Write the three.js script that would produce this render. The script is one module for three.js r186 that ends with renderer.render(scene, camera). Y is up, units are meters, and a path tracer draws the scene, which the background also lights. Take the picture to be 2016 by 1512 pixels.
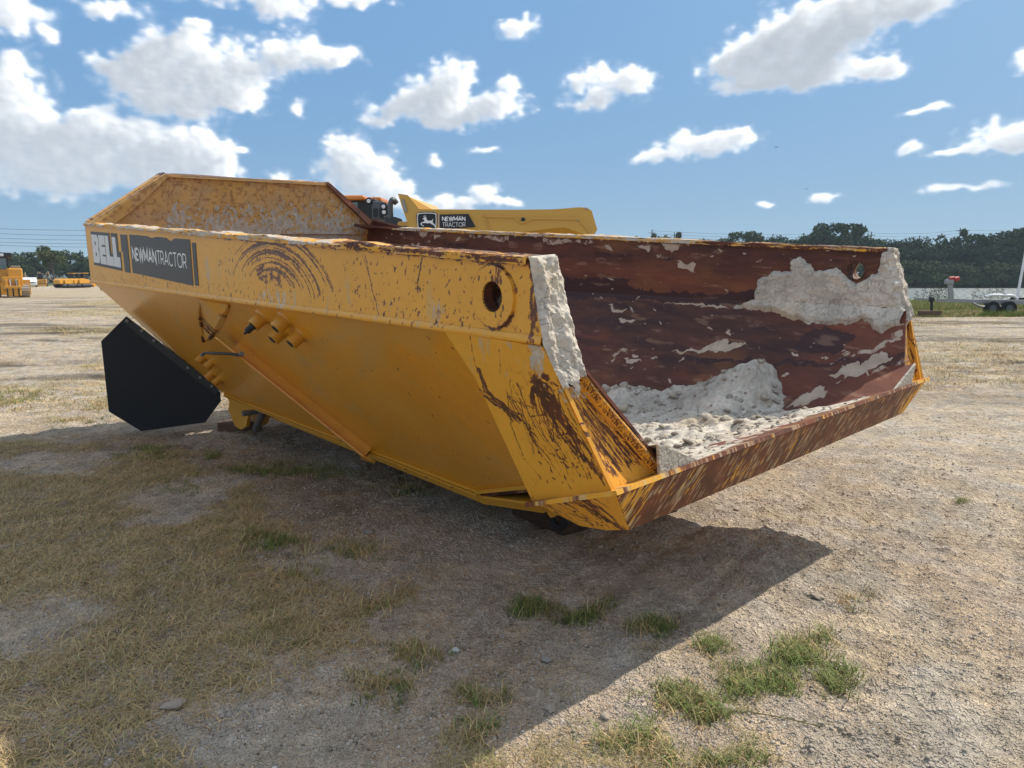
import * as THREE from 'three';
import { mergeGeometries, mergeVertices } from 'three/addons/utils/BufferGeometryUtils.js';
import { RoundedBoxGeometry } from 'three/addons/geometries/RoundedBoxGeometry.js';

// ------------------------------------------------------------------ camera, sky, sun, exposure
const scene = new THREE.Scene();
const FPX = 1403.4, PITCH = 8.39 * Math.PI / 180, EYE = 1.6;          // focal length in photo pixels, tilt, eye height
const camera = new THREE.PerspectiveCamera(2 * Math.atan(756 / FPX) * 180 / Math.PI, 4 / 3, 0.05, 3000);
camera.position.set(0, EYE, 0);
camera.rotation.x = -PITCH;
const renderer = new THREE.WebGLRenderer({ antialias: true });
renderer.toneMapping = THREE.LinearToneMapping;
renderer.toneMappingExposure = 1.56;
renderer.shadowMap.enabled = true;

const SUN_AZ = 58.8 * Math.PI / 180, SUN_EL = 48.0 * Math.PI / 180;
const SUN = new THREE.Vector3(Math.sin(SUN_AZ) * Math.cos(SUN_EL), Math.sin(SUN_EL), -Math.cos(SUN_AZ) * Math.cos(SUN_EL));
const sun = new THREE.DirectionalLight(new THREE.Color(1.0, 0.93, 0.82), 2.95);
sun.target.position.set(0, 0, -6); sun.position.copy(SUN).multiplyScalar(40).add(sun.target.position);
sun.castShadow = true; sun.shadow.mapSize.set(4096, 4096);
Object.assign(sun.shadow.camera, { left: -16, right: 16, top: 16, bottom: -16, near: 1, far: 90 });
scene.add(sun, sun.target);

// ------------------------------------------------------------------ noise and small maths
let seed = 12345;
const rnd = () => { seed = (seed + 0x6d2b79f5) | 0; let t = Math.imul(seed ^ (seed >>> 15), 1 | seed); t = (t + Math.imul(t ^ (t >>> 7), 61 | t)) ^ t; return ((t ^ (t >>> 14)) >>> 0) / 4294967296; };
const rr = (a, b) => a + (b - a) * rnd();
const TAB = new Float32Array(65536); for (let i = 0; i < 65536; i++) TAB[i] = rnd();
const sm = (a, b, x) => { const t = Math.min(1, Math.max(0, (x - a) / (b - a))); return t * t * (3 - 2 * t); };
const mix = (a, b, t) => a + (b - a) * t;
const clamp = (x, a = 0, b = 1) => Math.min(b, Math.max(a, x));
function vn(x, y) {
  const xi = Math.floor(x), yi = Math.floor(y); let fx = x - xi, fy = y - yi; fx = fx * fx * (3 - 2 * fx); fy = fy * fy * (3 - 2 * fy);
  const x0 = xi & 255, x1 = (xi + 1) & 255, y0 = (yi & 255) << 8, y1 = ((yi + 1) & 255) << 8;
  const a = TAB[y0 + x0], b = TAB[y0 + x1], c = TAB[y1 + x0], d = TAB[y1 + x1];
  return a + (b - a) * fx + (c - a + (a - b - c + d) * fx) * fy;
}
function fbm(x, y, o = 4) { let s = 0, a = 0.5, n = 0; for (let i = 0; i < o; i++) { s += a * vn(x, y); n += a; a *= 0.5; x = x * 2.03 + 17.3; y = y * 2.03 + 9.1; } return s / n; }
function billow(x, y, o) { let s = 0, a = 0.5, n = 0; for (let i = 0; i < o; i++) { s += a * Math.abs(2 * vn(x, y) - 1); n += a; a *= 0.55; x = x * 2.1 + 31.7; y = y * 2.1 + 3.3; } return s / n; }
const V = (x, y, z) => new THREE.Vector3(x, y, z);

// ------------------------------------------------------------------ photo pixel -> direction
const cP = Math.cos(PITCH), sP = Math.sin(PITCH);
function rayOf(u, v) { const x = (u - 1008) / FPX, y = (756 - v) / FPX; return V(x, y * cP - sP, -(cP + y * sP)); }
function onGround(u, v, h = 0) { const d = rayOf(u, v); return d.multiplyScalar((h - EYE) / d.y).add(V(0, EYE, 0)); }

// ------------------------------------------------------------------ the sky: air and clouds by direction
const PUFFS = [ // photo pixel centre, half width, half height
  [330, 110, 62, 46], [390, 100, 72, 50], [300, 160, 92, 58], [420, 170, 110, 52], [520, 120, 72, 40], [600, 102, 80, 34], [665, 112, 48, 22], [360, 200, 92, 32], [470, 190, 62, 28], [238, 140, 55, 38],
  [40, 205, 62, 62], [15, 270, 85, 62], [100, 290, 62, 42], [200, 262, 82, 48], [290, 272, 90, 40], [400, 288, 58, 48], [432, 312, 50, 42], [250, 325, 150, 44], [90, 345, 120, 44], [350, 340, 105, 40], [10, 160, 30, 40], [180, 235, 40, 24],
  [892, 148, 46, 40], [850, 190, 72, 44], [920, 215, 92, 38], [995, 200, 55, 32], [780, 212, 70, 26], [870, 232, 72, 22], [745, 236, 42, 11], [1010, 165, 25, 18],
  [1210, 165, 76, 38], [1160, 200, 52, 20], [1250, 152, 42, 28], [1130, 158, 36, 16],
  [1520, 108, 112, 46], [1580, 80, 130, 58], [1650, 40, 122, 48], [1720, 18, 110, 38], [1440, 130, 60, 36], [1480, 172, 72, 15], [1560, 160, 92, 18], [1680, 132, 92, 26], [1745, 132, 56, 18], [1800, 18, 52, 25],
  [1360, 285, 72, 28], [1432, 275, 56, 22], [1290, 307, 62, 13], [1470, 264, 22, 16], [1965, 270, 60, 27], [2012, 280, 52, 20], [1890, 297, 42, 7],
  [690, 288, 48, 38], [730, 330, 58, 58], [770, 372, 60, 36], [680, 345, 60, 48], [812, 402, 70, 20], [545, 348, 26, 20], [590, 357, 26, 11],
  [948, 380, 40, 20], [992, 396, 40, 13], [900, 402, 50, 12], [1022, 55, 40, 24], [1800, 292, 26, 9], [1892, 370, 62, 9], [1620, 390, 36, 8], [1500, 398, 20, 5], [1820, 222, 46, 7], [220, 15, 74, 22], [25, 22, 64, 34],
  [560, 8, 62, 30], [390, 42, 26, 14], [90, 75, 22, 18], [40, 115, 26, 20], [862, 316, 22, 12], [950, 300, 38, 7], [485, 298, 20, 7], [590, 216, 18, 14], [2006, 115, 22, 24], [700, -4, 70, 12], [1190, -30, 60, 20], [400, -40, 160, 30], [1950, -60, 120, 40],
].map(([u, v, a, b]) => { const d = rayOf(u, v); return [Math.atan2(d.x, -d.z) * 57.2958, Math.atan2(d.y, Math.hypot(d.x, d.z)) * 57.2958, a / FPX * 57.2958, b / FPX * 57.2958]; });
function cloudDensity(az, el) {
  let inside = az > -70 && az < 70 && el < 36;
  const wx = (fbm(az * 0.6 + 40, el * 0.6 + 3, 3) - 0.5) * 1.7, wy = (fbm(az * 0.6 + 9, el * 0.6 + 60, 3) - 0.5) * 1.3;
  let f = 0;
  if (inside) {
    const x = az + wx, y = el + wy;
    for (const p of PUFFS) { const dx = (x - p[0]) / p[2], dy = (y - p[1]) / p[3], q = dx * dx + dy * dy; if (q < 1.45) { const k = (1 - q / 1.45); f += k * k * 1.45; } }
    f = Math.min(f, 1.7);
  }
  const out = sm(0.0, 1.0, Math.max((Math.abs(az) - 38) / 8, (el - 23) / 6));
  if (out > 0 && el > 1) { const s = Math.max(0.25, Math.sin(el / 57.3)); const ca = Math.sin(az / 57.3) / s, sa = Math.cos(az / 57.3) / s; f += out * sm(0.44, 0.58, fbm(ca * 2.6 + 30, sa * 2.6 + 11, 4)) * 1.3; }  // unseen clouds outside the view, cover raised to add ambient light
  if (f <= 0.02) return 0;
  const e = fbm(az * 1.1 + 7, el * 1.3 + 5, 4) - 0.5, e2 = billow(az * 1.0 + 70, el * 1.15 + 15, 4) - 0.40;
  return f + e * 1.35 + e2 * 1.25 - 0.46;
}
{
  const W = 2048, Hh = 2048, data = new Float32Array(W * Hh * 4);
  for (let j = 0; j < Hh; j++) {
    const el = ((j + 0.5) / Hh - 0.5) * 180;
    for (let i = 0; i < W; i++) {
      let az = ((i + 0.5) / W) * 360 - 90; if (az > 180) az -= 360;
      const e = Math.max(el, 0), ce = Math.cos(el / 57.3);
      const cs = Math.sin(el / 57.3) * SUN.y + ce * Math.cos(az / 57.3 - SUN_AZ) * Math.hypot(SUN.x, SUN.z), ang = Math.acos(clamp(cs, -1, 1)) * 57.3;
      const g = Math.exp(-ang / 26), t = 1 - Math.exp(-e / 9), zt = sm(25, 85, e), au = Math.exp(-ang / 9);
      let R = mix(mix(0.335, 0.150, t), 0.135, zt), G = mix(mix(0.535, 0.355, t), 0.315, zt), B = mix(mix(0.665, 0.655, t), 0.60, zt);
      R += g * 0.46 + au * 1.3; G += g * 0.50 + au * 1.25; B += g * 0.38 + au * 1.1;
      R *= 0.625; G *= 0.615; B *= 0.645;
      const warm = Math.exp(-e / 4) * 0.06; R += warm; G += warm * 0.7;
      const D = el > -1 ? cloudDensity(az, el) : 0;
      const veil = el > -1 && D > -0.55 && D !== 0 ? 0.20 * sm(-0.55, 0.25, D) : 0;
      if (veil > 0) { R = mix(R, 0.72, veil); G = mix(G, 0.77, veil); B = mix(B, 0.83, veil); }
      if (D > 0) {
        const Dp = Math.max(0, D), a = 1 - Math.exp(-3.1 * Dp ** 1.25);
        const dx = (58.8 - az), dy = (48.0 - el), dl = Math.hypot(dx, dy) + 1e-3; let s = 0;
        for (let k = 1; k <= 5; k++) { const st = k * 0.55 * Math.min(1, dl / 6); s += clamp(cloudDensity(az + dx / dl * st, el + dy / dl * st * 1.15), 0, 1.2); }
        const dA = cloudDensity(az + dx / dl * 0.30, el + dy / dl * 0.30) - D, bil = clamp(0.5 - dA * 1.0, 0, 1);   // billows turned to the sun are brighter
        const back = sm(75, 35, ang), low = Math.exp(-e / 6);                                                  // towards the sun thick cloud is seen from its shaded side
        const T = clamp(Math.exp(-s * 0.30) * mix(0.62, 1.22, bil) * mix(1, mix(0.86, 0.30, back), sm(0.25, 1.3, D)), 0, 1.08);
        const lit = 0.98 + 0.42 * g, sh = mix(0.29, 0.34, low);
        let cr = mix(sh, lit, T), cg = mix(sh * 1.12, lit, T), cb = mix(sh * 1.27, lit * 0.99, T);
        const air = 0.55 * Math.exp(-e / 7) * (1 - 0.3 * T); cr = mix(cr, R, air); cg = mix(cg, G, air); cb = mix(cb, B, air);
        R = mix(R, cr, a); G = mix(G, cg, a); B = mix(B, cb, a);
      }
      if (el < 0) { const k = sm(0, -8, el); R = mix(R, 0.30, k); G = mix(G, 0.27, k); B = mix(B, 0.22, k); }
      const o = (j * W + i) * 4; data[o] = R; data[o + 1] = G; data[o + 2] = B; data[o + 3] = 1;
    }
  }
  const t = new THREE.DataTexture(data, W, Hh, THREE.RGBAFormat, THREE.FloatType);
  t.mapping = THREE.EquirectangularReflectionMapping; t.magFilter = t.minFilter = THREE.LinearFilter; t.needsUpdate = true;
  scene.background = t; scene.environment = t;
}

// ------------------------------------------------------------------ names, labels, geometry helpers
const taken = new Map();
function numbered(n) { const k = taken.get(n) || 0; taken.set(n, k + 1); return k ? n + '_' + String(k).padStart(3, '0') : n; }
function tag(o, label, category, group, kind) { o.userData.label = label; if (category) o.userData.category = category; if (group) o.userData.group = group; if (kind) o.userData.kind = kind; return o; }
function shadow(m) { m.castShadow = m.receiveShadow = true; return m; }
function thing(name, label, category, group) { const g = new THREE.Group(); g.name = numbered(name); scene.add(g); return tag(g, label, category, group); }
function part(name, geo, mat, parent, label) { const m = shadow(new THREE.Mesh(Array.isArray(geo) ? merge(geo) : geo, mat)); m.name = parent === scene ? numbered(name) : name; if (label) m.userData.label = label; parent.add(m); return m; }
function structure(name, geo, mat, label) { const m = part(name, geo, mat, scene); m.userData.kind = 'structure'; m.userData.label = label; return m; }
function merge(list) {
  list = list.map((g) => { g = g.index ? g.toNonIndexed() : g.clone(); for (const k of Object.keys(g.attributes)) if (!['position', 'normal', 'uv'].includes(k)) g.deleteAttribute(k); if (!g.attributes.uv) g.setAttribute('uv', new THREE.BufferAttribute(new Float32Array(g.attributes.position.count * 2), 2)); return g; });
  return list.length === 1 ? list[0] : mergeGeometries(list);
}
function copyOf(o, label) { const c = o.clone(); c.name = numbered(o.name.replace(/_\d{3}$/, '')); c.userData = { ...o.userData }; if (label) c.userData.label = label; scene.add(c); return c; }
function box(w, h, d, x = 0, y = 0, z = 0, rx = 0, ry = 0, rz = 0, r = 0) {
  const g = r ? new RoundedBoxGeometry(w, h, d, 2, Math.min(r, w / 2.1, h / 2.1, d / 2.1)) : new THREE.BoxGeometry(w, h, d);
  g.applyMatrix4(new THREE.Matrix4().makeRotationFromEuler(new THREE.Euler(rx, ry, rz))); g.translate(x, y, z); return g;
}
function rod(a, b, r0, r1 = r0, n = 10) {
  const d = b.clone().sub(a), g = new THREE.CylinderGeometry(r1, r0, d.length(), n); g.applyQuaternion(new THREE.Quaternion().setFromUnitVectors(V(0, 1, 0), d.clone().normalize())); const m = a.clone().add(b).multiplyScalar(0.5); g.translate(m.x, m.y, m.z); return g;
}
function tube(pts, r, seg = 40, n = 8) { return new THREE.TubeGeometry(new THREE.CatmullRomCurve3(pts), seg, r, n); }
// flat plate of a given thickness: outline (and holes) counter-clockwise as seen from its face
function plate(pts, th, uv, holes = []) {
  const n = V(0, 0, 0); pts.forEach((p, i) => { const q = pts[(i + 1) % pts.length]; n.x += (p.y - q.y) * (p.z + q.z); n.y += (p.z - q.z) * (p.x + q.x); n.z += (p.x - q.x) * (p.y + q.y); }); n.normalize();
  const U = Math.abs(n.y) < 0.9 ? V(0, 1, 0).cross(n).normalize() : V(1, 0, 0).cross(n).normalize(), W = n.clone().cross(U);
  const flat = (l) => l.map((p) => new THREE.Vector2(p.dot(U), p.dot(W)));
  const all = [pts, ...holes].flat(), tri = THREE.ShapeUtils.triangulateShape(flat(pts), holes.map(flat)), pos = [], uvs = [];
  uv = uv || ((p) => [p.dot(U), p.dot(W)]);
  const put = (p) => { pos.push(p.x, p.y, p.z); const t = uv(p); uvs.push(t[0], t[1]); };
  const back = all.map((p) => p.clone().addScaledVector(n, -th));
  for (const [a, b, c] of tri) {
    const fl = all[b].clone().sub(all[a]).cross(all[c].clone().sub(all[a])).dot(n) < 0, [i, j, k] = fl ? [a, c, b] : [a, b, c];
    put(all[i]); put(all[j]); put(all[k]); put(back[i]); put(back[k]); put(back[j]);
  }
  let o = 0;
  for (const l of [pts, ...holes]) { l.forEach((p, i) => { const j = (i + 1) % l.length, a = all[o + i], b = all[o + j], c = back[o + i], d = back[o + j]; put(a); put(c); put(b); put(b); put(c); put(d); }); o += l.length; }
  const g = new THREE.BufferGeometry(); g.setAttribute('position', new THREE.Float32BufferAttribute(pos, 3)); g.setAttribute('uv', new THREE.Float32BufferAttribute(uvs, 2)); g.computeVertexNormals(); return g;
}
// grid surface f(a, b) -> Vector3 or null, a and b from 0 to 1
function sheet(nu, nv, f, uv, keep) {
  const pos = [], uvs = [], idx = [];
  for (let j = 0; j <= nv; j++) for (let i = 0; i <= nu; i++) { const p = f(i / nu, j / nv); pos.push(p.x, p.y, p.z); const t = uv ? uv(p, i / nu, j / nv) : [i / nu, j / nv]; uvs.push(t[0], t[1]); }
  for (let j = 0; j < nv; j++) for (let i = 0; i < nu; i++) { if (keep && !keep((i + 0.5) / nu, (j + 0.5) / nv)) continue; const a = j * (nu + 1) + i, b = a + 1, c = a + nu + 1, d = c + 1; idx.push(a, b, d, a, d, c); }
  const g = new THREE.BufferGeometry(); g.setAttribute('position', new THREE.Float32BufferAttribute(pos, 3)); g.setAttribute('uv', new THREE.Float32BufferAttribute(uvs, 2)); g.setIndex(idx); g.computeVertexNormals(); return g;
}
function flip(g) { const i = g.index; if (i) { const a = i.array; for (let k = 0; k < a.length; k += 3) { const t = a[k]; a[k] = a[k + 1]; a[k + 1] = t; } } g.computeVertexNormals(); return g; }

// ------------------------------------------------------------------ textures
function canvas(w, h) { const c = document.createElement('canvas'); c.width = w; c.height = h; return c; }
function dataTex(bytes, w, h, color, wrap = THREE.RepeatWrapping) {
  const t = new THREE.DataTexture(bytes, w, h, THREE.RGBAFormat, THREE.UnsignedByteType); if (color) t.colorSpace = THREE.SRGBColorSpace;
  t.wrapS = t.wrapT = wrap; t.magFilter = THREE.LinearFilter; t.minFilter = THREE.LinearMipmapLinearFilter; t.generateMipmaps = true; t.anisotropy = 8; t.needsUpdate = true; return t;
}
// masks (red, green, blue) are drawn on a canvas in metres, then turned into colour and relief pixel by pixel
function layered(w, h, [x0, x1, y0, y1], draw, shade, bump = true, warp = 0) {
  const c = canvas(w, h), g = c.getContext('2d'); g.fillStyle = '#000'; g.fillRect(0, 0, w, h);
  g.save(); g.translate(0, h); g.scale(w / (x1 - x0), -h / (y1 - y0)); g.translate(-x0, -y0); g.globalCompositeOperation = 'lighter'; draw(g); g.restore();
  const src = g.getImageData(0, 0, w, h).data, col = new Uint8Array(w * h * 4), rel = bump ? new Uint8Array(w * h * 4) : null, out = [0, 0, 0, 0.5];
  for (let j = 0; j < h; j++) for (let i = 0; i < w; i++) {
    let si = i, sj = j; const o = (j * w + i) * 4; out[3] = 0.5;
    if (warp) { const X = (i / w) * (x1 - x0) / warp * 0.45, Y = (j / h) * (y1 - y0) / warp * 0.45; si = clamp(Math.round(i + (fbm(X, Y, 4) - 0.5) * 2.6 * warp / (x1 - x0) * w), 0, w - 1); sj = clamp(Math.round(j + (fbm(X + 50, Y + 80, 4) - 0.5) * 2.6 * warp / (y1 - y0) * h), 0, h - 1); }
    const s = ((h - 1 - sj) * w + si) * 4;
    shade(out, src[s] / 255, src[s + 1] / 255, src[s + 2] / 255, x0 + (i + 0.5) / w * (x1 - x0), y0 + (j + 0.5) / h * (y1 - y0));
    for (let k = 0; k < 3; k++) col[o + k] = clamp(out[k], 0, 255); col[o + 3] = 255;
    if (rel) { rel[o] = rel[o + 1] = rel[o + 2] = clamp(out[3] * 255, 0, 255); rel[o + 3] = 255; }
  }
  return { map: dataTex(col, w, h, true, THREE.MirroredRepeatWrapping), bump: rel && dataTex(rel, w, h, false, THREE.MirroredRepeatWrapping), uv: (a, b) => [(a - x0) / (x1 - x0), (b - y0) / (y1 - y0)] };
}
const lerp3 = (o, r, g, b, t) => { o[0] += (r - o[0]) * t; o[1] += (g - o[1]) * t; o[2] += (b - o[2]) * t; };
const std = (p) => new THREE.MeshStandardMaterial({ side: THREE.DoubleSide, ...p });
const phys = (p) => new THREE.MeshPhysicalMaterial({ side: THREE.DoubleSide, ...p });
const flatc = (r, g, b, roughness = 0.6, metalness = 0) => std({ color: new THREE.Color().setRGB(r, g, b), roughness, metalness });

// stroke lettering for printed signs
const GLYPH = {
  N: [0.74, [[0, 0, 0, 1, 0.74, 0, 0.74, 1]]], E: [0.58, [[0.58, 1, 0, 1, 0, 0, 0.58, 0], [0, 0.5, 0.5, 0.5]]], W: [1.1, [[0, 1, 0.28, 0, 0.55, 0.95, 0.82, 0, 1.1, 1]]], M: [0.9, [[0, 0, 0, 1, 0.45, 0.25, 0.9, 1, 0.9, 0]]],
  A: [0.84, [[0, 0, 0.42, 1, 0.84, 0], [0.14, 0.3, 0.7, 0.3]]], T: [0.72, [[0, 1, 0.72, 1], [0.36, 1, 0.36, 0]]], R: [0.66, [[0, 0, 0, 1, 0.36, 1, 0.56, 0.94, 0.64, 0.72, 0.56, 0.48, 0.36, 0.4, 0, 0.4], [0.4, 0.4, 0.66, 0]]],
  C: [0.8, [[0.8, 0.84, 0.66, 0.96, 0.48, 1, 0.24, 0.94, 0.06, 0.76, 0, 0.5, 0.06, 0.24, 0.24, 0.06, 0.48, 0, 0.66, 0.04, 0.8, 0.16]]], O: [0.98, [[0.49, 1, 0.24, 0.94, 0.06, 0.76, 0, 0.5, 0.06, 0.24, 0.24, 0.06, 0.49, 0, 0.74, 0.06, 0.92, 0.24, 0.98, 0.5, 0.92, 0.76, 0.74, 0.94, 0.49, 1]]],
};
function letters(g, text, x, y, h, weight, squeeze = 1, gap = 0.2) { // y is the base line, canvas pixels
  g.lineWidth = h * weight; g.lineJoin = 'miter'; g.lineCap = 'butt';
  for (const ch of text) {
    const [w, strokes] = GLYPH[ch];
    for (const s of strokes) { g.beginPath(); for (let i = 0; i < s.length; i += 2) g[i ? 'lineTo' : 'moveTo'](x + s[i] * h * squeeze, y - (s[i + 1] * (1 - weight) + weight / 2) * h); g.stroke(); }
    x += (w + gap) * h * squeeze;
  }
  return x;
}
const lettersWidth = (text, h, squeeze = 1, gap = 0.2) => [...text].reduce((s, c) => s + (GLYPH[c][0] + gap) * h * squeeze, 0);

const YELLOW = [232, 162, 34];

// ------------------------------------------------------------------ ground
const lakeMask = (x, Z) => sm(47, 60, Z) * (1 - sm(184, 190, Z)) * sm(0.20, 0.24, x / Math.max(Z, 1));
function groundHeight(x, z) {
  const Z = -z, d = Math.hypot(x, z);
  let h = (fbm(x * 0.7 + 50, z * 0.7 + 20, 3) - 0.5) * 0.07;
  const near = 1 - sm(14, 40, d);
  const rough = 0.45 + 0.9 * sm(0.35, 0.7, fbm(x * 0.9 + 5, z * 0.9 + 77, 3));
  h += near * rough * ((fbm(x * 14 + 3, z * 14 + 8, 4) - 0.5) * 0.034 + (vn(x * 60, z * 60) - 0.5) * 0.007);
  // crawler and tyre tracks: long shallow ridges
  const a = x * 0.12 + 2 * fbm(x * 0.05 + 9, z * 0.1, 2), tr = fbm(a, z * 2.6 + x * 0.25 + 30, 3) - 0.5, on = sm(7.5, 10, Z) * (1 - sm(34, 55, Z));
  h += on * tr * 0.20 * (0.5 + fbm(x * 0.3, z * 0.3, 2));
  h += on * (fbm(x * 3.2, z * 5.5, 3) - 0.5) * 0.06;
  // two old tyre ruts running past the tail of the body
  const q = (x - 1.35) * 0.80 + (z + 4.3) * 0.60, along = sm(1.0, 2.2, x) * 0 + (1 - sm(2.5, 5, Math.hypot(x - 1.6, z + 4.5)));
  h -= along * 0.016 * Math.exp(-((((q % 0.42 + 0.42) % 0.42 - 0.2) ** 2) / 0.0025));
  h += 0.004 * Math.max(0, Z - 30) * (1 - lakeMask(x, Z)) - 2.3 * lakeMask(x, Z);
  if (Z > 188) h += 0.0;
  return h;
}
{
  const W = 2048, col = new Uint8Array(W * W * 4), rel = new Uint8Array(W * W * 4);
  const tf = (u, v, n, o) => { // periodic noise: n cells over the tile
    const x = u * n, y = v * n; const w = (i) => ((i % n) + n) % n; const xi = Math.floor(x), yi = Math.floor(y); let fx = x - xi, fy = y - yi; fx = fx * fx * (3 - 2 * fx); fy = fy * fy * (3 - 2 * fy);
    const T = (a, b) => TAB[((w(b) * 131 + o * 977) & 255) * 256 + ((w(a) * 7 + w(b) * 3 + o * 53) & 255)];
    return mix(mix(T(xi, yi), T(xi + 1, yi), fx), mix(T(xi, yi + 1), T(xi + 1, yi + 1), fx), fy);
  };
  for (let j = 0; j < W; j++) for (let i = 0; i < W; i++) {
    const u = i / W, v = j / W, o = (j * W + i) * 4;
    const big = tf(u, v, 9, 1), mid = tf(u, v, 37, 2), sml = tf(u, v, 131, 3), fin = tf(u, v, 420, 4), gr = tf(u, v, 900, 5), grain = TAB[((j * 31) & 255) * 256 + ((i * 17 + j * 7) & 255)];
    const crumb = sm(0.60, 0.84, sml) * 0.45 + sm(0.56, 0.82, fin) * 0.75 + (gr - 0.5) * 0.4;
    let L = 0.86 + (big - 0.5) * 0.10 + (mid - 0.5) * 0.14 + (sml - 0.5) * 0.13 + (fin - 0.5) * 0.16 + (gr - 0.5) * 0.14 + (grain - 0.5) * 0.10;
    const dark = sm(0.74, 0.95, tf(u, v, 70, 7)) * 0.10 + sm(0.80, 0.95, tf(u, v, 300, 8)) * 0.28; L -= dark;
    const pale = sm(0.90, 0.98, tf(u, v, 520, 9)); L += pale * 0.20;
    const warm = (tf(u, v, 17, 10) - 0.5) * 0.10;
    col[o] = clamp(204 * L * (1 + warm * 0.5), 0, 255); col[o + 1] = clamp(187 * L, 0, 255); col[o + 2] = clamp(163 * L * (1 - warm), 0, 255); col[o + 3] = 255;
    const hgt = 0.35 + crumb * 0.45 + (mid - 0.5) * 0.3 + (sml - 0.5) * 0.25; rel[o] = rel[o + 1] = rel[o + 2] = clamp(hgt * 255, 0, 255); rel[o + 3] = 255;
  }
  const map = dataTex(col, W, W, true), bump = dataTex(rel, W, W, false);
  const zs = [], xs = [0];
  for (let z = 1.0; z < 6.6; z += 0.013) zs.push(-z);
  for (let z = 6.6; z < 45;) { zs.push(-z); z += 0.0045 * z; }
  for (let z = 45; z < 700;) { zs.push(-z); z += 0.05 * z; }
  zs.push(-1500); zs.unshift(0, 3, 10, 40); zs.sort((a, b) => b - a);
  for (let x = 0.014; x < 3.6; x += 0.014) xs.push(x);
  for (let x = 3.6; x < 900;) { xs.push(x); x += x < 12 ? 0.055 : 0.05 * x; }
  const X = [...xs.slice(1).reverse().map((v) => -v), ...xs], nx = X.length, nz = zs.length, pos = new Float32Array(nx * nz * 3), uv = new Float32Array(nx * nz * 2), cl = new Float32Array(nx * nz * 3), idx = new Uint32Array((nx - 1) * (nz - 1) * 6);
  let o = 0;
  for (let j = 0; j < nz; j++) for (let i = 0; i < nx; i++, o++) {
    const x = X[i], z = zs[j], Z = -z; pos[o * 3] = x; pos[o * 3 + 1] = groundHeight(x, z); pos[o * 3 + 2] = z; uv[o * 2] = x / 2.6; uv[o * 2 + 1] = z / 2.6;
    let L = 1.07 + 0.40 * (fbm(x * 0.45 + 11, z * 0.45 + 4, 4) - 0.35), r = 1, g = 1, b = 1;
    const st = sm(8, 11, Z) * (1 - sm(40, 70, Z)); L *= 1 - st * 0.55 * sm(0.52, 0.72, fbm(x * 0.35 + 2 * fbm(x * .1, z * .2, 2), z * 2.2 + 7, 3)) - st * 0.25 * sm(0.5, 0.75, fbm(x * 0.7, z * 3.9, 3));
    L *= 1 + st * 0.10;
    const brown = sm(0.52, 0.72, fbm(x * 0.8 + 31, z * 0.8 + 60, 3)) * 0.5; r *= 1 + brown * 0.02; g *= 1 - brown * 0.07; b *= 1 - brown * 0.13; L *= 1 - brown * 0.12;
    // vegetated bank and far ground turn green and straw
    const bank = sm(29.5, 31.5, Z + 2 * fbm(x * 0.4, z * 0.4, 2)) * sm(0.15, 0.2, x / Math.max(Z, 1)) ; const str = sm(0.3, 0.75, fbm(x * 0.25 + 9, z * 0.5, 3));
    r = mix(r, mix(0.42, 0.62, str), bank); g = mix(g, mix(0.46, 0.56, str), bank); b = mix(b, mix(0.20, 0.30, str), bank);
    const far = sm(118, 135, Z); r = mix(r, 0.25, far); g = mix(g, 0.30, far); b = mix(b, 0.14, far);
    const dry = sm(0.5, 0.68, fbm(x * 0.22 + 70, z * 0.35 + 3, 3)) * sm(9, 14, Z) * (1 - far) * (x < 0 ? 0.8 : 0.3); r *= 1 - dry * 0.06; g *= 1 - dry * 0.07; b *= 1 - dry * 0.32;
    const th = sm(0.36, 0.56, fbm(x * 1.3 + 3, z * 1.3 + 8, 4)) * sm(-0.1, -1.6, x + 0.35 * (z + 4)) * sm(8.5, 7, Z) * (0.55 + 0.45 * vn(x * 9, z * 9)); r *= 1 - 0.30 * th; g *= 1 - 0.37 * th; b *= 1 - 0.46 * th;   // dead thatch between the blades
    cl[o * 3] = clamp(L * r, 0, 1.3); cl[o * 3 + 1] = clamp(L * g, 0, 1.3); cl[o * 3 + 2] = clamp(L * b, 0, 1.3);
  }
  o = 0;
  for (let j = 0; j < nz - 1; j++) for (let i = 0; i < nx - 1; i++) { const a = j * nx + i, b = a + 1, c = a + nx, d = c + 1; idx[o++] = a; idx[o++] = b; idx[o++] = d; idx[o++] = a; idx[o++] = d; idx[o++] = c; }
  const geo = new THREE.BufferGeometry(); geo.setAttribute('position', new THREE.BufferAttribute(pos, 3)); geo.setAttribute('uv', new THREE.BufferAttribute(uv, 2)); geo.setAttribute('color', new THREE.BufferAttribute(cl, 3)); geo.setIndex(new THREE.BufferAttribute(idx, 1)); geo.computeVertexNormals();
  structure('ground', geo, new THREE.MeshStandardMaterial({ map, bumpMap: bump, bumpScale: 0.027, roughness: 0.97, vertexColors: true }), 'pale sandy yard with crawler tracks and thin grass');
  const rb = new Uint8Array(256 * 256 * 4); for (let j = 0; j < 256; j++) for (let i = 0; i < 256; i++) { const o = (j * 256 + i) * 4, u = i / 256, v = j / 256, q = 0.5 + 0.2 * Math.sin(6.2832 * (7 * v + 2 * u) + 3 * tf(u, v, 6, 3)) + 0.18 * (tf(u, v, 16, 4) - 0.5) + 0.2 * Math.sin(6.2832 * (11 * v - 3 * u) + 4 * tf(u, v, 5, 9)); rb[o] = rb[o + 1] = rb[o + 2] = clamp(q * 255, 0, 255); rb[o + 3] = 255; }
  const ripple = dataTex(rb, 256, 256, false); ripple.repeat.set(100, 25);
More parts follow.
